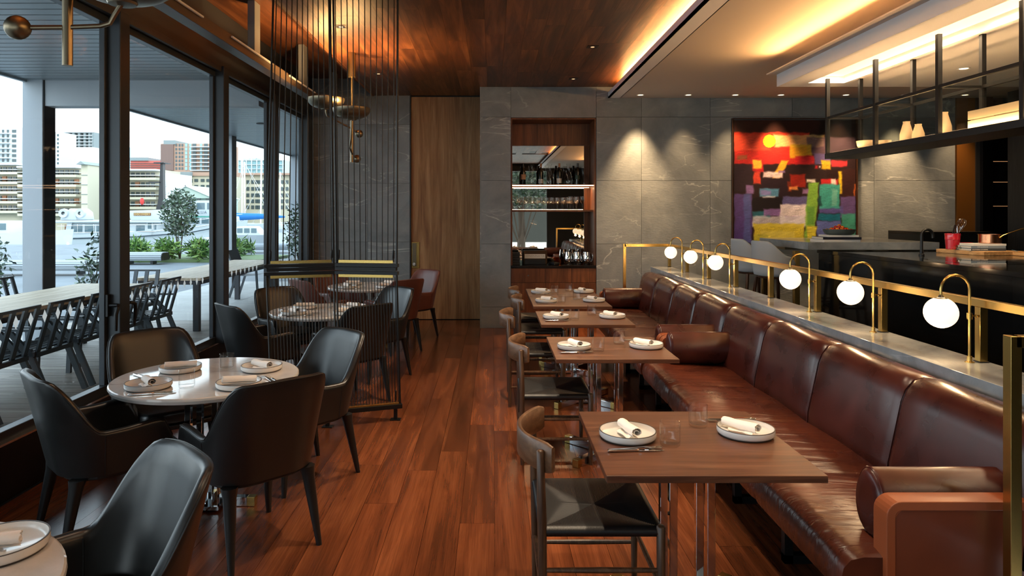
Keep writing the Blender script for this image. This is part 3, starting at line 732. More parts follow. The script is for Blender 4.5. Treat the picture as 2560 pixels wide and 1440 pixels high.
# ------------------------------------------------------------------ string screen
t = thing('string_screen', 'tall black metal screen of two panels strung with black cords', 'room divider', (-1.25, 5.4, 0))
O_ = Vector((-1.25, 5.4, 0)); V3 = Vector
topL, topC, topR = V3((-1.746, 5.44, ZC)) - O_, V3((-1.290, 5.46, ZC)) - O_, V3((-0.758, 5.45, ZC)) - O_
midL, midC, midR = V3((-1.790, 5.40, 1.22)) - O_, V3((-1.283, 5.56, 1.22)) - O_, V3((-0.770, 5.47, 1.22)) - O_
botL, botC, botR = V3((-1.668, 5.16, 0.125)) - O_, V3((-1.205, 5.32, 0.125)) - O_, V3((-0.745, 5.48, 0.125)) - O_
def barh(a, b, dz, h, d, m, nm, ext=0.0):
    u = (b - a).normalized() * ext; z = V3((0, 0, dz))
    MB().bar(a - u + z, b + u + z, d, h).build(nm, m, t, bevel=0.001)
for a, b, hi in ((midL, midC, 1), (midC, midR, 0)):
    barh(a, b, 0.018, 0.026, 0.05, BLACKM, 'cross_bar', 0.02 if hi else 0.012)
    barh(a, b, -0.012, 0.026, 0.04, BLACKM, 'cross_bar', 0.0)
    barh(a, b, -0.044, 0.026, 0.05, BLACKM, 'cross_bar', 0.02 if hi else 0.012)
    barh(a, b, 0.046, 0.024, 0.012, BRASS, 'string_bar', -0.03)
    barh(a, b, -0.070, 0.024, 0.012, BRASS, 'string_bar', -0.03)
barh(botL, botR, -0.012, 0.034, 0.05, BLACKM, 'cross_bar', 0.015)
barh(botL, botR, 0.012, 0.014, 0.02, BRASS, 'string_bar', -0.01)
barh(topL, topR, -0.02, 0.04, 0.05, BLACKM, 'cross_bar', 0.0)
for a, b, c in ((topL, midL, botL), (topC, midC, botC), (topR, midR, botR)):
    offs = (0,) if a is not topC else (-0.013, 0.013)
    for o in offs:
        e = V3((o, 0, 0)); MB().tube([a + e, b + e], 0.0085, 8).build('post', BLACKM, t, smooth=True)
        MB().tube([b + e + V3((0, 0, -0.05)), c + e * 0.6], 0.0085, 8).build('post', BLACKM, t, smooth=True)
for c in (botR + V3((-0.035, 0, 0)), botL.lerp(botR, 0.42), botL + V3((0.04, 0.01, 0))):
    MB().box(c.x - 0.014, c.x + 0.014, c.y - 0.014, c.y + 0.014, 0.006, c.z - 0.02).box(c.x - 0.04, c.x + 0.04, c.y - 0.03, c.y + 0.03, 0, 0.007).build('foot', BLACKM, t)
def cords(a0, a1, b0, b1, n, r, nm):
    for k in range(n):
        f = (k + 0.6) / (n + 0.2)
        p = a0.lerp(a1, f); q_ = b0.lerp(b1, f)
        MB().tube([p, q_], r, 6, False).build(nm, BLACKM, t, smooth=True)
UZ, LZ = V3((0, 0, 0.045)), V3((0, 0, -0.075))
cords(topL, topC, midL + UZ, midC + UZ, 11, 0.0042, 'cord'); cords(topC, topR, midC + UZ, midR + UZ, 11, 0.0042, 'cord')
cords(midL + LZ, midC + LZ, botL, botC, 21, 0.0032, 'cord'); cords(midC + LZ, midR + LZ, botC, botR, 21, 0.0032, 'cord')
for a, b, f in ((midL, midC, 0.055), (midL, midC, 0.945), (midC, midR, 0.055), (midC, midR, 0.945)):
    p = a.lerp(b, f); MB().tube([p + UZ, p + V3((0, 0, 0.07)), p + V3((0, 0, 0.075)), p + V3((0.002, 0, 0.135)), p + V3((0, 0, 0.14))], [0.006, 0.006, 0.009, 0.009, 0.004], 8).build('cord_knot', BLACKM, t, smooth=True)
p = botC.lerp(botR, 0.93); MB().tube([p + V3((0, 0, 0.03)), p + V3((0, 0, 0.035)), p + V3((0, 0, 0.11)), p + V3((0, 0, 0.115))], [0.005, 0.008, 0.008, 0.004], 8).build('cord_knot', BLACKM, t, smooth=True)

# ------------------------------------------------------------------ brass bowl pendants
def pendant(label, loc, arms):
    t = thing('pendant_lamp', label, 'pendant lamp', loc, 0, 'brass bowl pendants over the marble tables')
    MB().lathe([(0, -0.275), (0.044, -0.275), (0.044, 0), (0, 0)], 28).build('canopy', BRASS_P, t, smooth=True)
    MB().tube([(0, 0, -0.27), (0, 0, -0.62)], 0.010, 12).build('stem', BRASS_P, t, smooth=True)
    MB().tube([(0, 0, -0.60), (0, 0, -1.24)], 0.019, 16).build('stem', BRASS_D, t, smooth=True)
    for ball, pts, bowl in arms:
        a = MB().tube([ball] + pts + [bowl], 0.0095, 10).build('arm', BRASS_D, t, smooth=True)
        MB().ball(ball, 0.046, 20).build('counterweight', BRASS_D, t, smooth=True)
        R, hgt = 0.205, 0.115
        prof = [(R * sin(q_) ** 0.85 if q_ else 0.0, hgt * (1 - cos(q_))) for q_ in [radians(90) * k / 12 for k in range(13)]]
        inner = [(max(0, r - 0.004), z + 0.004) for r, z in reversed(prof)]
        b = MB().lathe([(0, 0)] + prof[1:] + inner, 40, bowl).build('bowl', BRASS_D, t, smooth=True)
        MB().lathe([(0.0, -0.012), (0.05, -0.008), (0.055, 0.001)], 24, bowl).build('bowl_boss', BRASS_D, b, smooth=True)
        MB().lathe([(0.06, 0.02), (0.06, 0.06), (0, 0.06)], 20, bowl).build('lamp', BULB, b)
        l = light('SPOT', 'bowl_lamp', (bowl[0], bowl[1], bowl[2] + 0.075), 62, AMBER, parent=t, spot_size=radians(150), spot_blend=0.5, shadow_soft_size=0.05)
        l.rotation_euler = (pi, 0, 0)
    return t
pendant('brass pendant with two bowls seen through the string screen cords', (-1.60, 7.75, ZC),
        [((0.07, 0.06, -0.91), [(0, 0.0, -0.86), (-0.20, -0.16, -0.76), (-0.235, -0.19, -0.74), (-0.245, -0.20, -0.70)], (-0.245, -0.20, -0.665)),
         ((0.03, 0.14, -1.19), [(0.005, 0.0, -1.15), (0.03, -0.26, -1.10), (0.045, -0.31, -1.08), (0.06, -0.34, -1.02)], (0.07, -0.35, -0.80))])
pendant('brass pendant close to the camera, only ball, arm and stem tip visible', (-1.66, 2.665, ZC),
        [((-0.16, -0.05, -1.105), [(0, 0, -1.09), (0.13, 0.0, -1.085), (0.165, 0.0, -1.075), (0.185, 0.0, -1.04)], (0.225, -0.02, -1.00)),
         ((0.10, 0.10, -0.80), [(0, 0, -0.80), (-0.15, -0.18, -0.76), (-0.17, -0.2, -0.70)], (-0.17, -0.2, -0.55))])

# ------------------------------------------------------------------ place settings
def plate_me():
    R = 0.116
    return (MB().lathe([(0, 0.003), (R - 0.010, 0.003), (R - 0.003, 0.008), (R, 0.014), (R, 0.031), (R - 0.0005, 0.0325)], 56).lathe([(R - 0.004, 0.0325), (R - 0.0055, 0.014), (R - 0.012, 0.0085), (0, 0.0075)], 56).mesh('bowl_plate', CERAMIC, smooth=True, ang=50),
            MB().lathe([(R - 0.0042, 0.0322), (R - 0.004, 0.0338), (R - 0.0005, 0.0338), (R + 0.0003, 0.032)], 56).mesh('rim', RIMM, smooth=True, ang=50),
            MB().lathe([(R - 0.018, 0.0), (R - 0.008, 0.0005), (R - 0.006, 0.0045), (R - 0.018, 0.0045)], 40).mesh('foot_ring', RIMM, smooth=True))
PM = plate_me()
def napkin_me():
    pts = []; n = 64; turns = 1.7
    for k in range(n + 1):
        a = 2 * pi * turns * k / n; r = 0.007 + 0.0165 * k / n
        pts.append((r * cos(a + 0.4), r * sin(a + 0.4)))
    inn = [(x * (1 - 0.0016 / max(0.004, sqrt(x * x + z * z))), z * (1 - 0.0016 / max(0.004, sqrt(x * x + z * z)))) for x, z in pts]
    prof = pts + inn[::-1]; rings = []
    for i in range(9):
        f = i / 8; y = -0.085 + 0.17 * f; k = 1.0 + 0.05 * sin(7 * f) + 0.03 * sin(17 * f)
        rings.append([(x * k * 1.12 + 0.002 * sin(9 * f), y + 0.002 * sin(14 * x * 50), z * k * 0.92 + 0.024) for x, z in prof])
    roll = MB().loft(rings, True, True).mesh('napkin_roll', LINEN, smooth=True, ang=70)
    fl = MB()
    ring = []
    for i in range(6):
        y = -0.07 + 0.12 * i / 5; ring.append([(-0.015 - 0.030 * j / 3, y - 0.006 * j, 0.003 + 0.003 * sin(j * 2 + i)) for j in range(4)] + [(-0.015 - 0.030 * j / 3, y - 0.006 * j, 0.006 + 0.003 * sin(j * 2 + i)) for j in (3, 2, 1, 0)])
    flap = fl.loft(ring).mesh('napkin_flap', LINEN, smooth=True)
    return roll, flap
NM = napkin_me()
TUMB = MB().lathe([(0, 0.0005), (0.034, 0.0005), (0.0385, 0.005), (0.0405, 0.02), (0.0405, 0.094), (0.0385, 0.0945), (0.0382, 0.02), (0.036, 0.014), (0, 0.012)], 36).mesh('tumbler', GLASS_T, smooth=True, ang=40)
def cut_me():
    kh = MB().loft([[(x, w * a, h * b + 0.006) for a, b in ((-1, -.5), (-.6, -1), (.6, -1), (1, -.5), (1, .5), (.6, 1), (-.6, 1), (-1, .5))] for x, w, h in ((-0.112, 0.003, 0.002), (-0.108, 0.0075, 0.0045), (-0.06, 0.007, 0.005), (-0.005, 0.0055, 0.0045), (0.004, 0.007, 0.005), (0.010, 0.005, 0.004))]).mesh('handle', STEEL, smooth=True)
    kb = MB().loft([[(x, y0, z - 0.0012), (x, y1, z - 0.0004), (x, y1, z + 0.0004), (x, y0, z + 0.0012)] for x, y0, y1, z in ((0.008, -0.004, 0.004, 0.006), (0.02, -0.008, 0.006, 0.005), (0.09, -0.009, 0.006, 0.003), (0.112, 0.000, 0.0065, 0.002))]).mesh('blade', STEEL)
    fh = MB().loft([[(x, w * a, z + h * b) for a, b in ((-1, -1), (1, -1), (1, 1), (-1, 1))] for x, w, h, z in ((-0.105, 0.007, 0.0018, 0.003), (-0.06, 0.005, 0.002, 0.004), (0.0, 0.003, 0.0022, 0.007), (0.04, 0.0035, 0.0018, 0.009), (0.055, 0.011, 0.0014, 0.007))]).mesh('handle', STEEL, bevel=0.0006)
    f2 = MB(); f2.bar((0.053, 0, 0.007), (0.068, 0, 0.005), 0.023, 0.002)
    for k in range(4): f2.bar((0.066, -0.0095 + 0.0063 * k, 0.005), (0.108, -0.009 + 0.006 * k, 0.0075), 0.0034, 0.0016)
    return kh, kb, fh, f2.mesh('tines', STEEL)
CM = cut_me()
def plate(x, y, where):
    t = thing('plate', 'white rimmed plate ' + where, 'plate', (x, y, TZ + 0.0003), random.uniform(0, 6), 'white rimmed plates')
    inst('plate_body', PM[0], t); inst('rim', PM[1], t); inst('foot_ring', PM[2], t)
def napkin(x, y, rz, tilt, where):
    t = thing('napkin', 'rolled white napkin ' + where, 'napkin', (x, y, TZ + 0.0105 + 0.085 * sin(abs(tilt))), group='rolled white napkins', rot=(tilt, 0, rz))
    inst('napkin_roll', NM[0], t)
    if abs(tilt) < 0.02: pass
    inst('napkin_flap', NM[1], t)
def tumbler(x, y, where):
    tag(inst('tumbler', TUMB, None, (x, y, TZ)), 'clear glass tumbler ' + where, 'glass', 'clear tumblers')
def cutlery(x, y, rz, where):
    k = thing('knife', 'steel knife ' + where, 'knife', (x, y, TZ), rz, 'steel knives'); inst('handle', CM[0], k); inst('blade', CM[1], k)
    ox, oy = -sin(rz) * 0.022, cos(rz) * 0.022
    f = thing('fork', 'steel fork ' + where, 'fork', (x + ox, y + oy, TZ), rz + 0.06, 'steel forks'); inst('handle', CM[2], f); inst('tines', CM[3], f)
ords = ['nearest walnut table', 'second walnut table', 'third walnut table', 'fourth walnut table', 'farthest walnut table']
for i, cy in enumerate(TQ):
    o = ords[i]; dy = -0.06 if i else 0
    a, b = 'on the chair side of the ' + o, 'on the bench side of the ' + o
    plate(TX - 0.235, cy + 0.02 + dy, a); napkin(TX - 0.225, cy + 0.03 + dy, radians(10 + 7 * i), radians(-3), a)
    plate(TX + 0.265, cy + 0.06 + dy, b); napkin(TX + 0.25, cy + 0.07 + dy, radians(32 - 5 * i), radians(-3), b)
    tumbler(TX - 0.085, cy - 0.075 + dy, a); tumbler(TX + 0.10, cy + 0.17 + dy, b)
    cutlery(TX - 0.235, cy - 0.145 + dy, radians(3), a); cutlery(TX + 0.27, cy + 0.255, radians(178), b)
rn = {1: 'front marble table', 2: 'middle marble table', 3: 'far marble table'}
for i in (1, 2, 3):
    cx, cy = TR[i]; o = rn[i]
    for (dx, dy, nz, ti, side) in ((-0.20, -0.27, 38, -4, 'window-side near edge'), (-0.21, 0.12, -62, -2, 'window-side far edge'), (0.26, 0.14, 50, -2, 'aisle-side far edge'), (0.27, -0.25, -62, -4, 'aisle-side near edge')):
        w = 'at the %s of the %s' % (side, o)
        plate(cx + dx, cy + dy, w); napkin(cx + dx, cy + dy + 0.005, radians(nz), radians(ti), w)
    tumbler(cx + 0.0, cy - 0.265, 'in the near half of the ' + o); tumbler(cx + 0.05, cy + 0.15, 'in the far half of the ' + o)
    cutlery(cx - 0.115, cy - 0.405, radians(14), 'before the near plate of the ' + o)
    cutlery(cx - 0.34, cy - 0.06, radians(-40), 'by the window edge of the ' + o)
    cutlery(cx + 0.40, cy - 0.10, radians(125), 'by the aisle edge of the ' + o)
plate(-1.345, 1.865, 'on the cropped marble table in the lower corner'); napkin(-1.375, 1.84, radians(-66), radians(-3), 'on the cropped marble table in the lower corner')
cutlery(-1.47, 1.955, radians(-10), 'on the cropped marble table in the lower corner')
# ice bucket on a stand
t = thing('ice_bucket', 'steel ice bucket on a stand with white cloth, by the window', 'ice bucket', (-2.42, 7.42, 0))
MB().lathe([(0, 0.60), (0.072, 0.60), (0.098, 0.80), (0.104, 0.805), (0.10, 0.79), (0.07, 0.61), (0, 0.61)], 28).build('bucket', STEEL, t, smooth=True)
MB().lathe([(0, 0), (0.13, 0), (0.13, 0.012), (0.012, 0.03), (0.012, 0.58), (0.06, 0.599), (0, 0.599)], 24).build('stand', STEEL, t, smooth=True)
for sg in (-1, 1): MB().tube([(sg * 0.098, 0, 0.78), (sg * 0.13, 0, 0.79), (sg * 0.135, 0, 0.75), (sg * 0.098, 0, 0.74)], 0.006, 8).build('ring_handle', STEEL, t, smooth=True)
rg = []
for k in range(15):
    a = -2.5 + 1.6 * k / 14; w = 0.004 * sin(k * 1.9)
    rg.append([((0.108 + w) * cos(a), (0.108 + w) * sin(a), 0.815), ((0.112 + w) * cos(a), (0.112 + w) * sin(a), 0.74), ((0.108 + w * 2) * cos(a), (0.108 + w * 2) * sin(a), 0.66), ((0.112 + w * 2) * cos(a), (0.112 + w * 2) * sin(a), 0.66), ((0.116 + w) * cos(a), (0.116 + w) * sin(a), 0.74), ((0.112 + w) * cos(a), (0.112 + w) * sin(a), 0.818)])
MB().loft(rg).build('cloth', LINEN, t, smooth=True)

# ------------------------------------------------------------------ bottle niche
t = thing('niche_cabinet', 'walnut drawer cabinet with dark stone top built into the niche', 'cabinet', (0.875, YS, 0))
NX0, NX1 = 0.262 - 0.875, 1.488 - 0.875
MB().box(NX0, NX1, 0.03, 0.60, 0.08, 0.862).build('carcass', DARK, t)
MB().box(NX0, NX1, 0.0, 0.60, 0.862, 0.90).build('worktop', mat('dark_worktop', s(22, 20, 19), 0.12), t, bevel=0.002)
xs = [NX0, NX0 + 0.50, NX0 + 0.875, NX1]
for i in range(3):
    d = MB().box(xs[i] + 0.002, xs[i + 1] - 0.002, 0.005, 0.028, 0.655, 0.858).build('drawer', W_CAB, t, bevel=0.0015)
    MB().box(xs[i] + 0.002, xs[i + 1] - 0.002, 0.005, 0.028, 0.09, 0.650).build('door', W_CAB, t, bevel=0.0015)
    if i == 0: MB().tube([(NX0 + 0.25, 0.006, 0.758), (NX0 + 0.25, -0.004, 0.758)], 0.012, 14).build('lock', CHROME, d, smooth=True)
MB().box(NX0, NX1, 0.06, 0.6, 0, 0.08).build('kickboard', DARK, t)
t = thing('niche_shelving', 'walnut lined niche with mirror back and two lit shelves', 'shelving', (0.875, YS, 0))
MB().box(NX0, NX0 + 0.02, 0.022, 0.60, 0.901, 3.028).build('side_panel', W_CAB, t); MB().box(NX1 - 0.02, NX1, 0.022, 0.60, 0.901, 3.028).build('side_panel', W_CAB, t)
MB().box(NX0 + 0.02, NX1 - 0.02, 0.022, 0.60, 3.008, 3.028).build('top_panel', W_CAB, t)
for k in range(3): MB().box(NX0 + 0.02 + 0.3953 * k + 0.001, NX0 + 0.02 + 0.3953 * (k + 1) - 0.001, 0.53, 0.55, 2.68, 3.008).build('back_panel', W_CAB, t)
MB().box(NX0 + 0.02, NX1 - 0.10, 0.565, 0.575, 0.901, 2.68).build('mirror', MIRROR, t)
MB().box(NX1 - 0.10, NX1 - 0.02, 0.55, 0.59, 0.901, 2.68).build('back_panel', W_CAB, t)
for z in (2.045, 1.676):
    MB().box(NX0 + 0.02, NX1 - 0.02, 0.14, 0.56, z, z + 0.028).build('shelf', W_CAB, t, bevel=0.001)
MB().box(NX0 + 0.02, NX1 - 0.02, 0.126, 0.139, 2.052, 2.066).build('light_strip', LEDW, t)
light('AREA', 'shelf_strip', (0.875, YS + 0.30, 2.04), 5.5, WARM, target=(0.875, YS + 0.34, 1.0), shape='RECTANGLE', size=1.1, size_y=0.02)
MB().box(NX0 + 0.03, NX1 - 0.03, 0.50, 0.51, 2.036, 2.0445).build('light_strip', GLOW_ADDED, t)  # added glowing strip, gives the glasses a warm reflection
MB().box(NX0 + 0.03, NX1 - 0.12, 0.535, 0.545, 1.7045, 1.712).build('light_strip', GLOW_ADDED, t)  # second added strip, shows up as glints in the lower glasses
SZ1, SZ2, WZ = 2.0735, 1.7045, 0.9005
BOT = MB().lathe([(0, 0.004), (0.030, 0.0), (0.037, 0.006), (0.0375, 0.19), (0.034, 0.215), (0.018, 0.245), (0.0145, 0.26), (0.0145, 0.305), (0.016, 0.306), (0.016, 0.318), (0, 0.318)], 28).mesh('bottle_glass', mat('dark_bottle', s(14, 20, 14), 0.06), smooth=True)
def bottle(px, cap, lab, label):
    y = YS + 0.30; x = X_(px, y)
    t = thing('wine_bottle', label, 'bottle', (x, y, SZ1), group='wine bottles on the niche shelf')
    inst('bottle_body', BOT, t)
    MB().lathe([(0.0150, 0.262), (0.0165, 0.262), (0.0168, 0.320), (0, 0.3205)], 20).build('capsule', cap, t, smooth=True)
    if lab: MB().lathe([(0.0379, lab[0]), (0.0381, lab[0] + 0.002), (0.0381, lab[1]), (0.0379, lab[1] + 0.001)], 28).build('paper_label', lab[2], t, smooth=True)
paper = mat('label_paper', s(206, 200, 190), 0.7); tanp = mat('label_tan', s(176, 142, 116), 0.7); foil = mat('foil_black', s(20, 16, 16), 0.3); cork = mat('foil_amber', s(150, 104, 66), 0.35)
bottle(1308, foil, (0.08, 0.155, tanp), 'dark wine bottle with tan label near the niche edge'); bottle(1352, cork, (0.02, 0.085, paper), 'dark wine bottle with small white label and amber neck')
bottle(1398, cork, (0.025, 0.095, paper), 'dark wine bottle with wide white label, centre of the shelf'); bottle(1444, foil, (0.085, 0.14, mat('label_green', s(40, 60, 46), 0.6)), 'dark wine bottle with green label beside the last carafe')
CAR = MB().lathe([(0, 0.004), (0.04, 0.0), (0.062, 0.012), (0.068, 0.05), (0.055, 0.11), (0.028, 0.19), (0.020, 0.24), (0.026, 0.29), (0.034, 0.315), (0.032, 0.315), (0.018, 0.24), (0.026, 0.19), (0.053, 0.11), (0.066, 0.05), (0.06, 0.014), (0, 0.008)], 28).mesh('carafe', GLASS_T, smooth=True)
for px, nm in ((1331, 'between the tan and small white labels'), (1374, 'in the middle of the shelf'), (1421, 'beside the green labelled bottle')):
    tag(inst('carafe', CAR, None, (X_(px, YS + 0.32), YS + 0.32, SZ1)), 'clear glass wine carafe ' + nm, 'carafe', 'glass carafes in the niche')
def lean_dec(px, sg, label):
    rg = []
    for f, r in ((0, 0.03), (0.02, 0.075), (0.12, 0.078), (0.3, 0.05), (0.6, 0.024), (0.85, 0.02), (1, 0.026)):
        c = V3((sg * 0.07 * (f ** 1.3), 0, 0.27 * f + 0.001)); rg.append([(c.x + r * cos(2 * pi * k / 20), r * 0.8 * sin(2 * pi * k / 20), c.z + (0.02 * cos(2 * pi * k / 20) * sg if f == 1 else 0)) for k in range(20)])
    o = MB().loft(rg, True, False).build('decanter', GLASS_T, None, (X_(px, YS + 0.33), YS + 0.33, SZ1), smooth=True); tag(o, label, 'decanter', 'swan decanters in the niche')
lean_dec(1290, 1, 'swan neck glass decanter at the shadowed end of the shelf'); lean_dec(1466, -1, 'swan neck glass decanter at the lit end of the shelf')
def wglass(R, H_, st):
    return MB().lathe([(0, 0.001), (0.032, 0.001), (0.033, 0.003), (0.006, 0.010), (0.004, 0.02), (0.004, st), (0.012, st + 0.008), (R * 0.8, st + 0.03), (R, st + 0.055), (R * 0.86, H_), (R * 0.83, H_), (R * 0.97, st + 0.055), (R * 0.76, st + 0.032), (0.006, st + 0.010)], 24).mesh('stem_glass', GLASS_T, smooth=True)
WG = [wglass(0.027, 0.21, 0.10), wglass(0.024, 0.20, 0.085), wglass(0.032, 0.185, 0.085), wglass(0.036, 0.20, 0.085)]
gpx = [(1282, 0), (1296, 0), (1309, 1), (1320, 1), (1332, 1), (1343, 1), (1355, 1), (1367, 2), (1380, 2), (1393, 2), (1406, 2), (1419, 2), (1426, 3), (1441, 3), (1456, 3)]
gw = ['tall tulip', 'slim flute', 'round wine', 'large wine']; cnt = {}
for j, (px, k) in enumerate(gpx):
    y = YS + 0.24 + 0.03 * (j % 2); cnt[k] = cnt.get(k, 0) + 1
    nth = ['first', 'second', 'third', 'fourth', 'fifth'][cnt[k] - 1]
    tag(inst('stem_glass', WG[k], None, (X_(px, y), y, SZ2)), '%s glass on the lower niche shelf, %s of its kind from the door side' % (gw[k], nth), 'wine glass', 'stemmed glasses in the niche')
for k in range(10):
    y = YS + 0.40; px = 1300 + 15.5 * k
    tag(inst('stem_glass', WG[2], None, (X_(px, y), y, SZ2)), 'round wine glass in the back row of the lower niche shelf', 'wine glass', 'back row glasses in the niche')
JUG = MB().lathe([(0, 0.0), (0.04, 0.0), (0.045, 0.004), (0.062, 0.05), (0.064, 0.09), (0.056, 0.15), (0.050, 0.185), (0.0475, 0.185), (0.052, 0.15), (0, 0.14)], 32).mesh('jug_body', CHROME, smooth=True)
JH = MB().tube([(0.05, 0, 0.17), (0.085, 0, 0.165), (0.094, 0, 0.11), (0.078, 0, 0.05), (0.06, 0, 0.045)], 0.006, 8).mesh('handle', CHROME, smooth=True)
for px, nm in ((1420, 'farthest from the niche side panel'), (1444, 'middle of three'), (1467, 'against the niche side panel')):
    y = YS + 0.22; t = thing('water_jug', 'polished steel water jug on the niche counter, ' + nm, 'jug', (X_(px, y), y, WZ), -0.5, 'steel jugs in the niche')
    inst('jug_body', JUG, t); inst('handle', JH, t)
t = thing('reservation_stand', 'dark bronze stand holding a white lettered card on the counter', 'card stand', (X_(1338, YS + 0.24), YS + 0.24, WZ))
MB().box(-0.17, 0.18, 0.03, 0.16, 0.0, 0.20).build('stand_back', mat('bronze_box', s(70, 48, 28), 0.3, 0.6), t, bevel=0.004)
MB().box(-0.15, 0.15, -0.03, 0.03, 0.0, 0.075).build('stand_base', BLACKM, t, bevel=0.004)
c = MB().box(-0.155, 0.150, 0.018, 0.026, 0.085, 0.150).build('card', paper, t)
text_mesh('ONENNATA', 0.044, mat('pale_ink', s(150, 146, 140), 0.6), c, (0.0, 0.0175, 0.120), (pi / 2, 0, 0), spacing=1.15)
t = thing('payment_terminal', 'small black card terminal lying on the niche counter', 'card terminal', (X_(1385, YS + 0.15), YS + 0.15, WZ), 0.4)
MB().box(-0.045, 0.045, -0.09, 0.09, 0, 0.04).build('terminal_body', BLACKM, t, bevel=0.008); MB().box(-0.035, 0.035, 0.0, 0.07, 0.0395, 0.042).build('screen', mat('screen_glass', s(10, 14, 18), 0.05), t)
o = MB().lathe([(0, 0.001), (0.035, 0.001), (0.045, 0.03), (0.046, 0.065), (0.043, 0.065), (0.042, 0.03), (0, 0.008)], 24).build('amber_votive', glass('amber_glass', (0.95, 0.6, 0.3), 1.5), None, (X_(1399, YS + 0.3), YS + 0.3, WZ), smooth=True)
tag(o, 'amber glass votive beside the steel jugs', 'candle holder')
t = thing('menu_stack', 'dark boxed menus piled in the shadowed end of the niche', 'menus', (X_(1289, YS + 0.24), YS + 0.24, WZ))
for k in range(5): MB().box(-0.05, 0.06 - 0.004 * (k % 2), -0.12, 0.12, 0.036 * k, 0.036 * k + 0.034).build('menu_cover', [DARK, BLACKM][k % 2], t, bevel=0.002)

# ------------------------------------------------------------------ painting
def paint():
    n = 210; A = [[(40, 24, 26)] * n for _ in range(n)]
    rnd = random.Random(3)
    def nz(a, b): return sin(a * 12.9 + b * 3.1) * 0.5 + sin(a * 31.7 - b * 9.3) * 0.3 + sin(b * 14.1 + a * 5.7) * 0.2
    def rect(u0, u1, v0, v1, c, j=0.007, al=1.0, c2=None, sk=0.0):
        for i in range(n):
            v = (i + 0.5) / n
            if v < v0 - 0.06 or v > v1 + 0.06: continue
            for k in range(n):
                u = (k + 0.5) / n - sk * (v - v0)
                w = j * nz(u * 3 + u0 * 9, v * 7 + v0 * 5)
                e_ = min(u - u0 - w, u1 + w - u, v - v0 - w * .8, v1 + w * .8 - v)
                if e_ > -0.006:
                    a = al * (0.84 + 0.16 * rnd.random()) * min(1.0, (e_ + 0.006) / 0.014); f = (v - v0) / max(1e-3, v1 - v0); cc = c if not c2 else tuple(c[q_] * (1 - f) + c2[q_] * f for q_ in range(3))
                    sh = 1 + 0.10 * nz(v * 40, u * 6); o = A[i][k]
                    A[i][k] = tuple(min(255, o[q_] * (1 - a) + cc[q_] * sh * a) for q_ in range(3))
    def disc(u0, v0, r, c):
        for i in range(n):
            for k in range(n):
                if ((k + .5) / n - u0) ** 2 + ((i + .5) / n - v0) ** 2 < r * r: A[i][k] = c
    rect(0, 1, 0, .11, (54, 26, 20)); rect(.7, 1, 0, .16, (24, 12, 10))
    rect(0, .62, .10, .36, (214, 58, 36), c2=(196, 40, 40)); rect(0, .3, .12, .25, (226, 92, 62), al=.6)
    rect(.33, .74, .12, .22, (236, 206, 130), al=.8); rect(.6, 1, .14, .28, (98, 76, 92), al=.8); rect(.46, .64, .20, .31, (230, 184, 40), al=.85)
    disc(.29, .172, .052, (226, 196, 44)); rect(.50, .66, .29, .36, (190, 34, 44)); rect(0.66, .80, .27, .36, (92, 80, 130))
    rect(.02, .11, .285, .325, (140, 80, 52)); rect(.14, .24, .34, .42, (190, 34, 40)); rect(.155, .225, .325, .395, (240, 190, 60))
    rect(0, .15, .36, .58, (44, 30, 40)); rect(.16, .22, .42, .52, (206, 66, 48)); rect(.39, .45, .33, .47, (240, 176, 44), sk=-.55); rect(.24, .40, .42, .47, (232, 208, 212)); rect(.36, .42, .41, .43, (136, 110, 170))
    rect(.22, .45, .48, .62, (40, 26, 36)); rect(.46, .59, .44, .55, (150, 36, 24)); rect(.44, .47, .5, .58, (190, 60, 30), al=.5); rect(.45, .53, .54, .57, (236, 150, 80), al=.9)
    rect(.21, .37, .555, .625, (84, 140, 176)); rect(.22, .30, .57, .61, (140, 120, 184), al=.8); rect(.23, .34, .618, .635, (216, 216, 226))
    rect(.10, .16, .53, .60, (136, 104, 160)); rect(.15, .42, .63, .74, (26, 20, 24)); rect(.56, .62, .555, .60, (140, 104, 150))
    rect(.72, .79, .33, .40, (216, 170, 36)); rect(.80, .93, .33, .38, (196, 48, 56)); rect(.67, .69, .37, .40, (180, 30, 40)); rect(.70, .715, .375, .39, (236, 226, 220)); rect(.76, .88, .40, .50, (34, 16, 16))
    rect(.86, .89, .42, .60, (222, 186, 40)); rect(.89, 1, .40, .64, (52, 26, 24)); rect(.985, 1, .52, .62, (196, 96, 40)); rect(.71, .85, .48, .53, (196, 40, 44)); rect(.60, .67, .482, .51, (230, 220, 210)); rect(.80, .84, .48, .53, (226, 216, 206))
    rect(0, .15, .60, 1, (92, 70, 130), c2=(76, 56, 128)); rect(.08, .14, .60, 1, (84, 110, 170), al=.6); rect(.15, .30, .74, .80, (40, 120, 140), al=.8)
    rect(.40, .62, .62, .72, (92, 88, 140)); rect(.24, .40, .72, .78, (132, 100, 160)); rect(.38, .60, .685, .86, (228, 216, 220)); rect(.42, .54, .78, .81, (150, 120, 170), al=.8)
    rect(.15, .58, .78, .87, (210, 206, 216), al=.85); rect(.16, .58, .84, 1, (214, 196, 60)); rect(.22, .5, .9, 1, (222, 210, 110), al=.6); rect(.16, .28, .93, 1, (170, 170, 60), al=.6)
    rect(.87, 1, .62, .80, (96, 76, 130)); rect(.70, .90, .70, .76, (90, 84, 150)); rect(.69, .88, .76, .82, (24, 110, 136)); rect(.68, .88, .82, 1, (96, 110, 180)); rect(.88, 1, .76, 1, (64, 150, 130))
    rect(.70, .87, .52, .72, (64, 160, 150)); rect(.80, .85, .56, .70, (150, 196, 180), al=.5); rect(.685, .72, .62, .70, (20, 50, 52), al=.8)
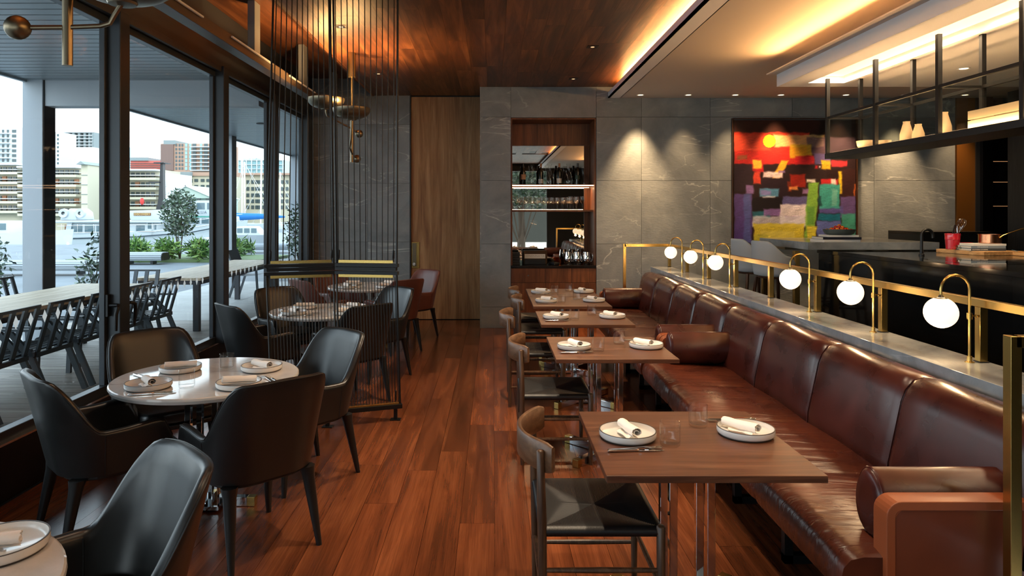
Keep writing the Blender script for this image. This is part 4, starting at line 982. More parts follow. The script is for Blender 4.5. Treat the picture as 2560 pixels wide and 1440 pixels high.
    rect(.61, .70, .505, .96, (126, 176, 66), sk=-.08); rect(.60, .68, .86, 1, (206, 190, 60), sk=-.06); rect(.60, .66, .7, .85, (70, 130, 60), al=.5)
    for _ in range(420):
        i, k, l = rnd.randrange(n), rnd.randrange(n), rnd.randrange(3, 12); d = rnd.uniform(.82, 1.22)
        for q_ in range(k, min(n, k + l)): A[i][q_] = tuple(min(255, c * d) for c in A[i][q_])
    return n, A
n, A = paint()
PX0, PX1, PZ0, PZ1 = 3.43, 5.225, 1.20, 3.015
t = thing('painting', 'large colourful abstract painting with yellow disc on red, thin dark frame', 'painting', ((PX0 + PX1) / 2, YS - 0.03, PZ0))
me = bpy.data.meshes.new('canvas'); w, h = (PX1 - PX0) - 0.05, (PZ1 - PZ0) - 0.05
vs = [(-w / 2 + w * k / n, -0.018, 0.025 + h * (1 - i / n)) for i in range(n + 1) for k in range(n + 1)]
fs = [(i * (n + 1) + k, (i + 1) * (n + 1) + k, (i + 1) * (n + 1) + k + 1, i * (n + 1) + k + 1) for i in range(n) for k in range(n)]
me.from_pydata(vs, [], fs); ca = me.color_attributes.new('paint', 'FLOAT_COLOR', 'CORNER')
buf = []
for i in range(n):
    for k in range(n):
        c = s(*A[i][k]); buf += list(c) * 4
ca.data.foreach_set('color', buf)
pm = mat('oil_paint', (1, 1, 1), 0.42); N, L, P = nodes(pm); at = N.new('ShaderNodeAttribute'); at.attribute_name = 'paint'; L.new(at.outputs['Color'], P.inputs['Base Color']); add_bump(pm, 30, 0.22, (1, 1, 3), 4, 0.004)
me.materials.append(pm); inst('canvas', me, t)
MB().box(-w / 2, w / 2, -0.0178, 0.02, 0.025, 0.025 + h).build('stretcher', DARK, t)
fb = MB(); W2, H2 = (PX1 - PX0) / 2, PZ1 - PZ0
fb.box(-W2, -W2 + 0.012, -0.03, 0.02, 0, H2).box(W2 - 0.012, W2, -0.03, 0.02, 0, H2).box(-W2 + 0.012, W2 - 0.012, -0.03, 0.02, 0, 0.012).box(-W2 + 0.012, W2 - 0.012, -0.03, 0.02, H2 - 0.012, H2)
fb.build('picture_frame', W_STOOL, t)

# ------------------------------------------------------------------ kitchen island, bar table, stools
t = thing('kitchen_island', 'long glossy black stone kitchen island behind the brass rail', 'kitchen island', (4.6, 5.0, 0.32))
MB().box(3.76 - 4.6, 1.0, -3.0, 2.83, 0.0, 0.88).build('core', DARK, t)
yy = -3.0
for ln in (1.45, 1.46, 1.46, 1.46):
    MB().box(-0.012, 0.012, -ln / 2 + 0.001, ln / 2 - 0.001, 0, 0.878).build('front_panel', ISLAND, t, (3.748 - 4.6, yy + ln / 2, 0)); yy += ln
MB().box(-0.842, 0.99, 2.831, 2.85, 0, 0.878).build('end_panel', ISLAND, t)
MB().box(-0.87, 1.0, -3.0, 2.86, 0.88, 0.92).build('worktop', ISLAND, t, bevel=0.002)
MB().box(-0.70, -0.15, 0.55, 1.15, 0.9195, 0.9215).build('induction_hob', mat('hob_glass', s(8, 8, 9), 0.03), t)
IZ = 1.2405
t = thing('bar_table', 'thick grey stone bar table with brass legs in front of the painting', 'bar table', (4.2, 8.2, 0.32))
MB().box(3.47 - 4.2, 0.72, 7.52 - 8.2, 0.68, 0.932, 1.015).build('stone_top', STONE_L, t, bevel=0.002)
MB().box(-0.70, 0.70, -0.02, 0.66, 0.90, 0.931).build('apron', BRASS_D, t)
for x, y in ((-0.69, -0.30), (-0.69, 0.62), (0.66, 0.62)): MB().box(x - 0.03, x + 0.03, y - 0.03, y + 0.03, 0, 0.90).build('leg', BRASS, t, bevel=0.002)
MB().box(-0.69, -0.67, -0.30, 0.62, 0.20, 0.22).build('foot_rail', BRASS, t)
FAB = mat('pale_grey_fabric', s(150, 160, 170), 0.9, bump=(500, 0.3))
def stool(label, loc, rz):
    t = thing('bar_stool', label, 'bar stool', loc, rz, 'grey bar stools at the stone bar table')
    rg = []
    for i in range(33):
        u = -1 + 2 * i / 32; an = u * radians(150); x = 0.235 * sin(an); y = -0.02 - 0.225 * cos(an)
        q_ = abs(u); sm = lambda a, b, v: (lambda k: k * k * (3 - 2 * k))(min(1, max(0, (v - a) / (b - a))))
        h = 1.015 - 0.17 * sm(.22, .62, q_) - 0.15 * sm(.62, 1, q_); nx, ny = sin(an), -cos(an); ring = []
        for d, z in ((-0.05, 0.60), (-0.006, 0.615), (0.0, 0.66), (0.012, 0.74), (0.022, max(0.75, h - 0.03)), (0.020, h - 0.008), (0.008, h), (-0.004, h - 0.008), (-0.004, max(0.745, h - 0.03)), (-0.014, 0.74), (-0.025, 0.67)): ring.append((x + nx * d, y + ny * d, z))
        rg.append(ring)
    MB().loft(rg).build('shell', FAB, t, smooth=True, ang=70)
    MB().lathe([(0, 0.595), (0.17, 0.595), (0.205, 0.62), (0.215, 0.655), (0.19, 0.68), (0, 0.685)], 28).build('seat_cushion', FAB, t, smooth=True)
    MB().lathe([(0, 0.575), (0.19, 0.575), (0.2, 0.585), (0.19, 0.596), (0, 0.596)], 28).build('base_ring', W_STOOL, t, smooth=True)
    for sx_ in (-1, 1):
        for sy_ in (-1, 1): MB().tube([(sx_ * 0.15, sy_ * 0.15, 0.58), (sx_ * 0.2, sy_ * 0.2, 0)], [0.021, 0.016], 10).build('leg', W_STOOL, t, smooth=True)
    for a, b in (((-1, -1), (1, -1)), ((1, -1), (1, 1)), ((1, 1), (-1, 1)), ((-1, 1), (-1, -1))): MB().bar((a[0] * 0.178, a[1] * 0.178, 0.24), (b[0] * 0.178, b[1] * 0.178, 0.24), 0.022).build('foot_rail', W_STOOL, t)
    return t
st = stool('grey upholstered bar stool nearer the viewer, at the bar table', (3.33, 8.05, 0.32), -pi / 2 + 0.25)
dup(st, (3.30, 8.66, 0.32), -pi / 2 + 0.12, 'grey upholstered bar stool against the painting, farther along the bar table')
# cookware and books
bz = 0.32 + 1.0155
def book(label, c, sz, rz, cov, group, sp_text=None, tcol=None):
    t = thing('book', label, 'book', c, rz, group); w, d, h = sz
    MB().box(-w / 2 + 0.004, w / 2 - 0.004, -d / 2 + 0.003, d / 2 - 0.004, 0.003, h - 0.003).build('pages', mat('paper_pages', s(226, 214, 196), 0.8), t)
    MB().box(-w / 2, w / 2, -d / 2, d / 2, 0, 0.003).box(-w / 2, w / 2, -d / 2, d / 2, h - 0.003, h).box(-w / 2, w / 2, -d / 2, -d / 2 + 0.003, 0.003, h - 0.003).build('cover', cov, t)
    if sp_text: text_mesh(sp_text[0], sp_text[1], tcol, t, (sp_text[2], -d / 2 - 0.0006, h / 2), (pi / 2, 0, 0), spacing=sp_text[3])
    return t
wc, nv = mat('book_white', s(228, 228, 226), 0.5), mat('book_navy', s(24, 28, 44), 0.5); slate, grey = mat('book_slate', s(122, 140, 156), 0.5), mat('book_dark', s(62, 70, 78), 0.5)
inkw = mat('ink_white', s(230, 232, 232), 0.6)
book('white book at the bottom under the tomato bowl', (3.87, 7.73, bz), (0.42, 0.30, 0.026), 0.08, wc, 'books under the tomato bowl')
book('navy book in the middle under the tomato bowl', (3.885, 7.73, bz + 0.0262), (0.42, 0.30, 0.028), -0.03, nv, 'books under the tomato bowl')
book('small white book on top under the tomato bowl', (3.91, 7.73, bz + 0.0544), (0.33, 0.26, 0.022), 0.0, wc, 'books under the tomato bowl')
o = MB().lathe([(0, 0), (0.12, 0), (0.15, 0.012), (0.165, 0.045), (0.168, 0.062), (0.162, 0.062), (0.158, 0.045), (0.14, 0.02), (0, 0.014)], 40).build('shallow_bowl', mat('slate_ceramic', s(70, 80, 78), 0.45), None, (3.92, 7.73, bz + 0.0767), smooth=True)
tag(o, 'wide slate grey bowl heaped with small tomatoes on three books', 'bowl')
tms = [mat('tomato_red', s(176, 34, 24), 0.2, coat=0.3), mat('tomato_orange', s(214, 110, 30), 0.2, coat=0.3), mat('tomato_yellow', s(222, 164, 50), 0.2, coat=0.3)]
tme = [MB().ball((0, 0, 0), 0.021, 12, (1, 1, 0.92)).mesh('tomato', m, smooth=True) for m in tms]
stm = MB().lathe([(0.0, 0.024), (0.003, 0.023), (0.008, 0.018), (0.0, 0.020)], 6).mesh('stalk', mat('stalk_green', s(60, 90, 40), 0.6))
rk = random.Random(5); cn = ['red', 'orange', 'yellow']
for k in range(34):
    if k < 16: a = 2 * pi * k / 16; r = 0.128; z = 0.046
    elif k < 27: a = 2 * pi * k / 11; r = 0.078; z = 0.062
    elif k < 33: a = 2 * pi * k / 6; r = 0.04; z = 0.082
    else: a = 0; r = 0; z = 0.10
    q_ = rk.choice([0, 0, 0, 1, 1, 2])
    ti = inst('tomato', tme[q_], None, (3.92 + r * cos(a), 7.73 + r * sin(a), bz + 0.0767 + z)); inst('stalk', stm, ti)
    tag(ti, 'small %s cherry tomato heaped in the slate bowl' % cn[q_], 'tomato', '%s cherry tomatoes in the slate bowl' % cn[q_])
t = thing('faucet', 'black gooseneck faucet standing on the kitchen island', 'faucet', (4.22, 6.72, IZ))
MB().tube([(0, 0, 0), (0, 0, 0.20)] + [(0.055 - 0.055 * cos(a), 0, 0.20 + 0.055 * sin(a)) for a in [pi * k / 8 for k in range(1, 9)]] + [(0.11, 0, 0.17)], 0.014, 14).build('spout', BLACKM, t, smooth=True)
MB().lathe([(0, 0), (0.026, 0), (0.026, 0.012), (0.018, 0.018), (0.018, 0.05), (0, 0.05)], 20).build('base', BLACKM, t, smooth=True); MB().tube([(0.018, 0, 0.035), (0.06, 0, 0.042)], 0.006, 8).build('lever', BLACKM, t, smooth=True)
A_, B_ = V3((4.70, 7.24, 0)), V3((4.80, 6.67, 0)); u_ = V3((.985, .17, 0)) * 0.47
c = (A_ + B_ + B_ + u_ + A_ + u_) / 4
o = MB().prism([(p.x - c.x, p.y - c.y) for p in (B_, B_ + u_, A_ + u_, A_)], 0, 0.039).build('chopping_board', W_BOARD, None, (c.x, c.y, IZ), bevel=0.003); tag(o, 'thick pale wooden chopping board under the red crock and books', 'chopping board')
o = MB().box(-0.2, 0.2, -0.14, 0.14, 0, 0.03).build('chopping_board', W_BOARD, None, (5.32, 6.62, IZ), bevel=0.003); tag(o, 'second wooden board farther along, cut off by the frame edge', 'chopping board')
BZ = IZ + 0.0393
RED = mat('red_stoneware', s(176, 30, 44), 0.16, coat=0.5)
t = thing('utensil_crock', 'red stoneware crock holding a whisk and tongs', 'crock', (4.80, 7.13, BZ))
MB().lathe([(0, 0), (0.058, 0), (0.062, 0.004), (0.068, 0.10), (0.0705, 0.102), (0.069, 0.106), (0.0705, 0.118), (0.069, 0.122), (0.073, 0.165), (0.068, 0.166), (0.06, 0.02), (0, 0.015)], 36).build('crock_body', RED, t, smooth=True)
t = thing('whisk', 'steel balloon whisk standing in the red crock', 'whisk', (4.80, 7.13, BZ + 0.02), rot=(0.0, 0.36, 0))
MB().tube([(0, 0, 0), (0, 0, 0.16)], 0.010, 10).build('handle', STEEL, t, smooth=True)
for k in range(8):
    a = pi * k / 8; MB().tube([(cos(a) * r, sin(a) * r, z) for r, z in ((0.006, 0.16), (0.03, 0.22), (0.042, 0.27), (0.034, 0.305), (0.0, 0.32), (-0.034, 0.305), (-0.042, 0.27), (-0.03, 0.22), (-0.006, 0.16))], 0.0013, 5).build('wire_loop', STEEL, t, smooth=True)
t = thing('tongs', 'dark handled tongs leaning in the red crock', 'tongs', (4.775, 7.13, BZ + 0.02), rot=(0.05, 0.22, 0))
for sg in (-1, 1): MB().bar((sg * 0.012, 0, 0), (sg * 0.008, 0, 0.24), 0.006, 0.016).build('tong_arm', mat('tong_wood', s(60, 34, 26), 0.4) if sg > 0 else BLACKM, t)
t = thing('red_bowl', 'small red stoneware bowl between the crock and the books', 'bowl', (4.938, 7.115, BZ))
MB().lathe([(0, 0), (0.035, 0), (0.05, 0.02), (0.06, 0.05), (0.063, 0.07), (0.059, 0.07), (0.046, 0.022), (0, 0.01)], 32).build('bowl_body', RED, t, smooth=True)
fr = MB(); rk = random.Random(2)
for k in range(170):
    p0 = V3((rk.uniform(-0.09, 0.10), rk.uniform(-0.04, 0.04), rk.uniform(0.002, 0.03))); d = V3((rk.gauss(0, 1), rk.gauss(0, 1), rk.uniform(-0.2, 0.8))).normalized() * rk.uniform(0.02, 0.04); n_ = d.cross(V3((0, 0, 1))).normalized() * 0.003
    fr.add([p0, p0 + d * .5 + n_, p0 + d, p0 + d * .5 - n_], [(0, 1, 2, 3)])
t = thing('rosemary', 'sprigs of rosemary lying against the red crock', 'herb', (4.79, 6.98, BZ)); fr.build('leaves', mat('rosemary_green', s(74, 92, 50), 0.6), t, kind='stuff')
MB().tube([(-0.09, 0, 0.006), (0, 0.01, 0.012), (0.1, -0.01, 0.006)], 0.002, 5).build('twig', W_STOOL, t)
by = 6.92
book('dark grey cookbook at the bottom of the pile on the board', (4.945, by, BZ), (0.36, 0.21, 0.025), 0.05, grey, 'cookbooks under the copper pot', ('SOUTHERN COOKING', 0.016, -0.09, 1.0), inkw)
book('blue grey cookbook in the middle of the pile', (4.95, by, BZ + 0.0252), (0.35, 0.20, 0.025), 0.02, slate, 'cookbooks under the copper pot', ('ORGANIC', 0.016, -0.06, 1.7), inkw)
book('white cookbook directly under the copper pot', (4.965, by + 0.005, BZ + 0.0504), (0.34, 0.20, 0.020), 0.04, wc, 'cookbooks under the copper pot')
o = MB().loft([[(x - 0.006, y, z), (x + 0.006, y, z), (x + 0.006, y, z + 0.001), (x - 0.006, y, z + 0.001)] for x, y, z in ((0, 0, 0.05), (0.02, -0.04, 0.04), (0.045, -0.085, 0.01), (0.03, -0.12, 0.001), (0.0, -0.16, 0.001))]).build('bookmark_ribbon', mat('blue_ribbon', s(96, 140, 176), 0.5), None, (5.17, 6.80, IZ)); tag(o, 'pale blue ribbon trailing from the cookbook pile', 'ribbon')
t = thing('copper_pot', 'hammered copper saucepan with long brass handle on the cookbooks', 'saucepan', (5.045, 6.93, BZ + 0.0708))
MB().lathe([(0, 0), (0.094, 0), (0.1, 0.006), (0.1, 0.088), (0.106, 0.09), (0.106, 0.093), (0.097, 0.092), (0.096, 0.008), (0, 0.006)], 40).build('pot_body', COPPER, t, smooth=True, ang=40)
MB().tube([(0.03, -0.097, 0.06), (0.05, -0.115, 0.085), (0.12, -0.13, 0.115), (0.21, -0.15, 0.15), (0.225, -0.153, 0.152)], [0.008, 0.006, 0.005, 0.007, 0.009], 8).build('handle', BRASS, t, smooth=True)
t = thing('cooking_range', 'low black cooking range at the back of the kitchen', 'range', (6.12, 9.36, 0.32))
MB().box(-0.47, 0.47, -0.36, 0.40, 0, 1.05).build('range_body', BLACKM, t, bevel=0.004); MB().box(-0.47, 0.47, -0.365, 0.40, 1.051, 1.09).build('range_top', mat('range_steel', s(40, 36, 34), 0.25, 0.6), t, bevel=0.003)
t = thing('dark_cabinet', 'tall black-stained oak cabinet at the edge of the kitchen', 'cabinet', (7.2, 8.6, 0.32))
MB().box(-0.31, 0.28, -0.3, 0.5, 0, 2.95).build('carcass', DARK, t); MB().box(-0.33, -0.311, -0.31, 0.51, 0, 2.95).build('side_panel', wood('black_oak', s(16, 18, 20), s(26, 28, 30), s(36, 38, 40), 'Z', 0.45, tint=0, fine=3), t)
MB().box(-0.33, 0.28, -0.322, -0.301, 0, 2.95).build('front_panel', bpy.data.materials['black_oak'], t)
t = thing('wine_display', 'glass fronted recess with lit glass shelves beside the black column', 'display case', (7.3, YS, 1.3))  # shelves and glasses built to stand in for a reflection in dark glass
for k, z in enumerate((0.45, 0.80, 1.10)):
    MB().box(-0.17, 0.19, 0.10, 0.5, z, z + 0.012).build('shelf', W_CAB, t); MB().box(-0.17, 0.19, 0.09, 0.0995, z + 0.003, z + 0.009).build('light_strip', LEDW, t)
MB().box(-0.17, 0.19, 0.0, 0.008, 0.0, 1.98).build('glass_pane', GLASS_D, t)
for k, z in enumerate((0.45, 0.80, 1.10)):
    for j in range(5): tag(inst('stem_glass', WG[1], None, (7.17 + 0.066 * j, YS + 0.2, 1.3 + z + 0.0125)), 'slim glass on the %s shelf of the dark display case' % ['bottom', 'middle', 'top'][k], 'wine glass', 'slim glasses on the %s shelf of the dark display case' % ['bottom', 'middle', 'top'][k])

# ------------------------------------------------------------------ hanging glass shelf
KS = 0.936
t = thing('hanging_shelf', 'black metal and glass shelf hung over the kitchen island', 'shelf', (3.73 * KS, 5.4 * KS, 1.66 + 0.574 * KS))
t.scale = (KS, KS, KS)
XA, XB = -0.17, 0.18; ys = [7.26, 6.35, 5.45, 4.58, 3.7]; q = 0.0175
for y in ys:
    for x in (XA, XB): MB().box(x - q, x + q, y - 5.4 - q, y - 5.4 + q, 0.0, 3.085 - 2.234 if x == XB else 3.085 - 2.234).build('hanger_post', BLACKM, t)
    MB().box(XA + q, XB - q, y - 5.4 - 0.01, y - 5.4 + 0.01, 0.42, 0.44).build('cross_rail', BLACKM, t)
for x in (XA, XB):
    MB().box(x - 0.012, x + 0.012, 3.7 - 5.4, 7.26 - 5.4, 0.42, 0.445).build('top_rail', BLACKM, t)
    for k in range(4): MB().box(x - 0.003, x + 0.003, ys[k + 1] - 5.4 + 0.02, ys[k] - 5.4 - 0.02, 0.06, 0.42).build('glass_panel', GLASS_C, t)
MB().box(XA + 0.02, XB - 0.02, 7.26 - 5.4 - 0.003, 7.26 - 5.4 + 0.003, 0.06, 0.42).build('glass_panel', GLASS_C, t)
MB().box(XA - 0.02, XB + 0.02, 3.68 - 5.4, 7.285 - 5.4, 0.0, 0.055).build('base_shelf', BLACKM, t, bevel=0.002)
for x in (XA + 0.035, XB - 0.035):
    MB().box(x - 0.008, x + 0.008, 3.75 - 5.4, 7.22 - 5.4, 0.0555, 0.061).build('light_strip', LEDW, t)
    light('AREA', 'shelf_uplight', ((3.73 + x) * KS, 5.48 * KS, 1.66 + 0.64 * KS), 8, (1.0, 0.58, 0.26), shape='RECTANGLE', size=0.016, size_y=3.2).rotation_euler = (pi, 0, 0)
HZ = 1.66 + (0.574 + 0.0555) * KS + 0.0003
frost = mat('frosted_ceramic', s(176, 156, 130), 0.45)
def vase(x, y, h, r, label):
    t = inst('vase', MB().lathe([(0, 0), (r * .85, 0), (r, h * .12), (r * .98, h * .4), (r * .62, h * .8), (r * .5, h * .93), (r * .56, h), (r * .5, h), (r * .44, h * .93), (r * .55, h * .8), (r * .9, h * .4), (0, h * .1)], 28).mesh('vase', frost, smooth=True), None, (x * KS, y * KS, HZ), scale=(KS, KS, KS)); tag(t, label, 'vase', 'pale vases on the glass shelf')
vase(3.72, 6.14, 0.19, 0.055, 'taller pale vase of the pair on the hanging shelf'); vase(3.72, 5.97, 0.145, 0.05, 'shorter pale vase of the pair on the hanging shelf'); vase(3.68, 5.57, 0.19, 0.055, 'slim cream vase standing alone near the white crate')
for x, y, r, lab in ((3.72, 6.80, 0.085, 'pale glazed bowl near the far end of the hanging shelf'), (3.74, 6.53, 0.06, 'small pale dish behind the second shelf post')):
    o = MB().lathe([(0, 0), (r * .6, 0), (r * .9, r * .4), (r, r * .95), (r * .95, r * .95), (r * .84, r * .42), (0, r * .15)], 28).build('pale_bowl', frost, None, (x * KS, y * KS, HZ), smooth=True); tag(o, lab, 'bowl')
t = thing('white_crate', 'white slatted wooden crate on the hanging shelf', 'crate', (3.72 * KS, 4.93 * KS, HZ))
t.scale = (KS, KS, KS)
cw = mat('crate_white', s(204, 186, 154), 0.6)
for z in (0.0, 0.075):
    for x in (-0.11, 0.10): MB().box(x, x + 0.012, -0.26, 0.26, z, z + 0.065).build('slat', cw, t)
    for y in (-0.26, 0.248): MB().box(-0.097, 0.099, y, y + 0.012, z, z + 0.065).build('slat', cw, t)
for x in (-0.097, 0.079):
    for y in (-0.247, 0.228): MB().box(x, x + 0.02, y, y + 0.02, 0, 0.14).build('corner_post', cw, t)
# ------------------------------------------------------------------ terrace
dk = struct('floor_deck')
MB().box(-6.4, XW - 0.17, -4.5, 16.5, -0.25, -0.03).build('deck_base', DARK, dk)
y = 0.3
dm = {}
while y < 10.5:
    xs_ = [-6.4, -4.9 + 0.5 * random.choice((0, 1)), XW - 0.17]
    for a, b in zip(xs_, xs_[1:]):
        k = round(b - a, 2)
        if k not in dm: dm[k] = MB().box(-k / 2 + 0.001, k / 2 - 0.001, -0.062, 0.062, -0.025, 0).mesh('plank', W_DECK)
        inst('plank', dm[k], dk, ((a + b) / 2, y + 0.065, random.uniform(-0.0015, 0)))
    y += 0.131
pav = stone('pale_paving', s(150, 152, 150), s(170, 172, 170), s(150, 150, 148), 0.6, rand=9, vamt=0.0, bump=0.1)
tm = MB().box(-0.448, 0.448, -0.598, 0.598, -0.025, 0).mesh('paving_slab', pav)
for i in range(4):
    for j in range(5): inst('paving_slab', tm, dk, (XW - 0.17 - 0.45 - 0.9 * i, 10.52 + 0.6 + 1.2 * j, random.uniform(-0.001, 0.001)))
gr = struct('ground_plaza')
MB().box(-60, -6.4, -8, 36, -0.3, -0.015).box(-6.4, 40, 16.5, 36, -0.3, -0.015).build('plaza_paving', stone('plaza_concrete', s(92, 99, 104), s(112, 120, 126), s(150, 150, 150), 0.7, rand=3, scale=0.6, vamt=0.0, bump=0.05), gr)
wt = struct('water')
MB().box(-300, 200, 36, 320, -2.4, -2.2).build('harbour_water', mat('harbour_water', s(96, 116, 122), 0.08, bump=(0.5, 0.3)), wt)
cy = struct('canopy_soffit')
MB().box(-5.95, XW - 0.17, -4.5, 30, 3.42, 3.7).build('canopy_core', DARK, cy)
y = 0.0; sm_ = MB().box(-1.485, 1.485, -0.069, 0.069, 0, 0.03).mesh('soffit_slat', SILVER_G)
while y < 24:
    inst('slat', sm_, cy, (-4.465, y + 0.08, 3.36)); y += 0.163
MB().box(-6.0, -5.95, -4.5, 30, 3.33, 3.7).build('fascia', SILVER_G, cy)
MB().box(-5.95, XW - 0.2, 8.75, 8.97, 3.03, 3.359).build('cross_beam', COLM, cy)
for y in (5.4, 13.0): MB().lathe([(0, 0), (0.09, 0), (0.1, 0.008), (0.1, 0.014)], 24, (-4.4, y, 3.345)).build('ceiling_speaker', BLACKM, cy, smooth=True)
for i, (y0, y1) in enumerate(((8.72, 8.98), (15.05, 15.31), (20.2, 20.5))):
    c = struct('column_%d' % (i + 1)); MB().box(-6.01, -5.75, y0, y1, -0.02, 3.5).build('column_shaft', COLM, c, bevel=0.006)
    MB().box(-5.749, -5.742, y0 + 0.015, y1 - 0.015, 0, 3.36).build('column_panel', PLINTH, c)  # dark sheet covers the column side towards the windows
MB().box(-2.9, 8.2, 10.78, 30, 0, 3.95).build('wall_neighbour', DARK, struct('wall_outside'))
def long_table(label, x0, x1, y0, y1):
    t = thing('terrace_table', label, 'table', ((x0 + x1) / 2, (y0 + y1) / 2, 0), 0, 'long terrace tables'); w, l = (x1 - x0) / 2, (y1 - y0) / 2
    n = 8; pw = 2 * w / n
    for k in range(n): MB().box(-w + pw * k + 0.0015, -w + pw * (k + 1) - 0.0015, -l, l, 0.715, 0.752).build('plank', W_OUT, t)
    MB().box(-w + 0.04, w - 0.04, -l + 0.04, l - 0.04, 0.655, 0.714).build('apron', FRAME, t)
    for sx_ in (-1, 1):
        for sy_ in (-1, 1): MB().box(sx_ * (w - 0.1) - 0.04, sx_ * (w - 0.1) + 0.04, sy_ * (l - 0.1) - 0.04, sy_ * (l - 0.1) + 0.04, 0, 0.655).build('leg', FRAME, t)
long_table('long pale timber terrace table outside the nearest window', -5.32, -4.40, 4.2, 8.78)
long_table('second long timber terrace table beyond the first, half hidden', -5.0, -4.06, 9.5, 13.2)
GM = mat('terrace_chair_paint', s(62, 70, 76), 0.4, 0.3)
def tchair(label, loc, rz):
    t = thing('terrace_chair', label, 'chair', loc, rz, 'grey metal terrace chairs')
    for sx_ in (-1, 1):
        x = sx_ * 0.255
        MB().bar((x, -0.33, 0.0), (x, -0.14, 0.46), 0.032, 0.05).build('rear_leg', GM, t); MB().bar((x, 0.22, 0.0), (x, 0.20, 0.44), 0.032, 0.045).build('front_leg', GM, t)
        MB().bar((x, -0.17, 0.40), (x, 0.06, 0.655), 0.03, 0.045).build('arm_strut', GM, t); MB().bar((x, -0.24, 0.655), (x, 0.24, 0.655), 0.035, 0.022).build('arm', GM, t)
        MB().bar((x, -0.2, 0.43), (x, 0.22, 0.43), 0.03, 0.04).build('side_rail', GM, t)
    MB().bar((-0.255, -0.2, 0.42), (0.255, -0.2, 0.42), 0.03, 0.04).build('rear_rail', GM, t)
    for k in range(4): MB().bar((-0.225 + 0.15 * k, -0.19, 0.42), (-0.225 + 0.15 * k, -0.315, 0.86), 0.05, 0.018).build('back_slat', GM, t)
    MB().bar((-0.25, -0.317, 0.865), (0.25, -0.317, 0.865), 0.02, 0.025).build('top_rail', GM, t)
    for k in range(6): MB().box(-0.25, 0.25, -0.16 + 0.066 * k, -0.16 + 0.066 * k + 0.052, 0.44, 0.455).build('seat_slat', GM, t)
    return t
tn = ['nearest the frame edge', 'second along the near side', 'third along the near side', 'fourth along the near side', 'fifth along the near side', 'last, by the handles']
tch = None
for k, y in enumerate((4.95, 5.58, 6.2, 6.83, 7.5, 8.2)):
    lab = 'grey slatted terrace chair at the first long table, ' + tn[k]
    if tch is None: tch = tchair(lab, (-4.18, y, 0), pi / 2)
    else: dup(tch, (-4.18, y, 0), pi / 2, lab)
dup(tch, (-5.62, 8.2, 0), -pi / 2, 'grey slatted terrace chair across the first long table, before the column')
dup(tch, (-4.85, 9.12, 0), pi, 'grey slatted terrace chair at the head of the first long table')
def sling(label, loc, rz):
    t = thing('sling_chair', label, 'chair', loc, rz, 'sling chairs farther along the terrace')
    for sx_ in (-1, 1):
        x = sx_ * 0.26
        MB().bar((x, -0.30, 0), (x, -0.16, 0.44), 0.028, 0.04).build('rear_leg', GM, t); MB().bar((x, 0.26, 0), (x, 0.22, 0.64), 0.028, 0.04).build('front_leg', GM, t); MB().bar((x, -0.26, 0.64), (x, 0.25, 0.64), 0.03, 0.022).build('arm', GM, t)
        MB().bar((x * .96, -0.16, 0.42), (x * .96, -0.34, 0.92), 0.028, 0.03).build('back_post', GM, t)
    MB().loft([[(-0.24, y, z), (0.24, y, z), (0.24, y + 0.012, z + 0.004), (-0.24, y + 0.012, z + 0.004)] for y, z in ((0.24, 0.44), (0.0, 0.42), (-0.15, 0.43), (-0.25, 0.66), (-0.34, 0.92))]).build('sling_seat', mat('sling_mesh', s(84, 98, 106), 0.6), t, smooth=True)
    return t
sc_ = sling('grey sling chair standing alone on the terrace paving', (-4.85, 13.6, 0), -pi / 2)
dup(sc_, (-4.55, 17.6, 0), 0.3, 'first grey sling chair seen through the screen cords'); dup(sc_, (-4.9, 20.4, 0), 0.2, 'second grey sling chair seen through the screen cords, farther back')
def slat_bench(label, loc, L_, rz=0, back=False):
    t = thing('slatted_bench', label, 'bench', loc, rz, 'slatted benches on the plaza')
    bm_ = mat('bench_slat', s(150, 158, 164), 0.6) if 'bench_slat' not in bpy.data.materials else bpy.data.materials['bench_slat']
    prof = [(-0.27, 0.12), (-0.30, 0.17), (-0.31, 0.23), (-0.30, 0.29), (-0.26, 0.34), (-0.20, 0.365), (-0.13, 0.37), (-0.06, 0.37), (0.01, 0.37), (0.08, 0.37), (0.15, 0.37), (0.22, 0.36), (0.27, 0.33)]
    for a, b in zip(prof, prof[1:]):
        MB().bar((-L_ / 2, (a[0] + b[0]) / 2, (a[1] + b[1]) / 2), (L_ / 2, (a[0] + b[0]) / 2, (a[1] + b[1]) / 2), 0.05, 0.022, up=(0, a[1] - b[1] if False else -(b[1] - a[1]), b[0] - a[0])).build('slat', bm_, t)
    body = [(-0.28, 0.12), (-0.29, 0.26), (-0.24, 0.34), (-0.15, 0.352), (0.22, 0.345), (0.27, 0.30), (0.27, 0.12)]
    MB().loft([[(x, y, z) for y, z in body] for x in (-L_ / 2 + 0.01, L_ / 2 - 0.01)]).build('bench_core', FRAME, t)
    MB().loft([[(x, y * 1.05, z * 1.03 - 0.003) for y, z in body] for x in (L_ / 2 - 0.004, L_ / 2 + 0.02)]).build('end_cap', PLINTH, t)
    for x in (-L_ / 3, 0, L_ / 3): MB().box(x - 0.04, x + 0.04, -0.15, 0.15, 0, 0.125).build('foot', FRAME, t)
    if back: MB().box(-L_ / 2, L_ / 2 - 0.6, 0.18, 0.26, 0.37, 0.72).build('backrest', bm_, t)
slat_bench('slatted bench in front of the garden bed', (-11.78, 22.2, 0), 2.2, 0.05); slat_bench('slatted bench behind the front column, nearest the yacht stern', (-12.3, 18.4, 0), 3.6, 0.0); slat_bench('slatted bench with backrest near the white cruiser', (-10.2, 28.6, 0), 3.4, 0.0, True)

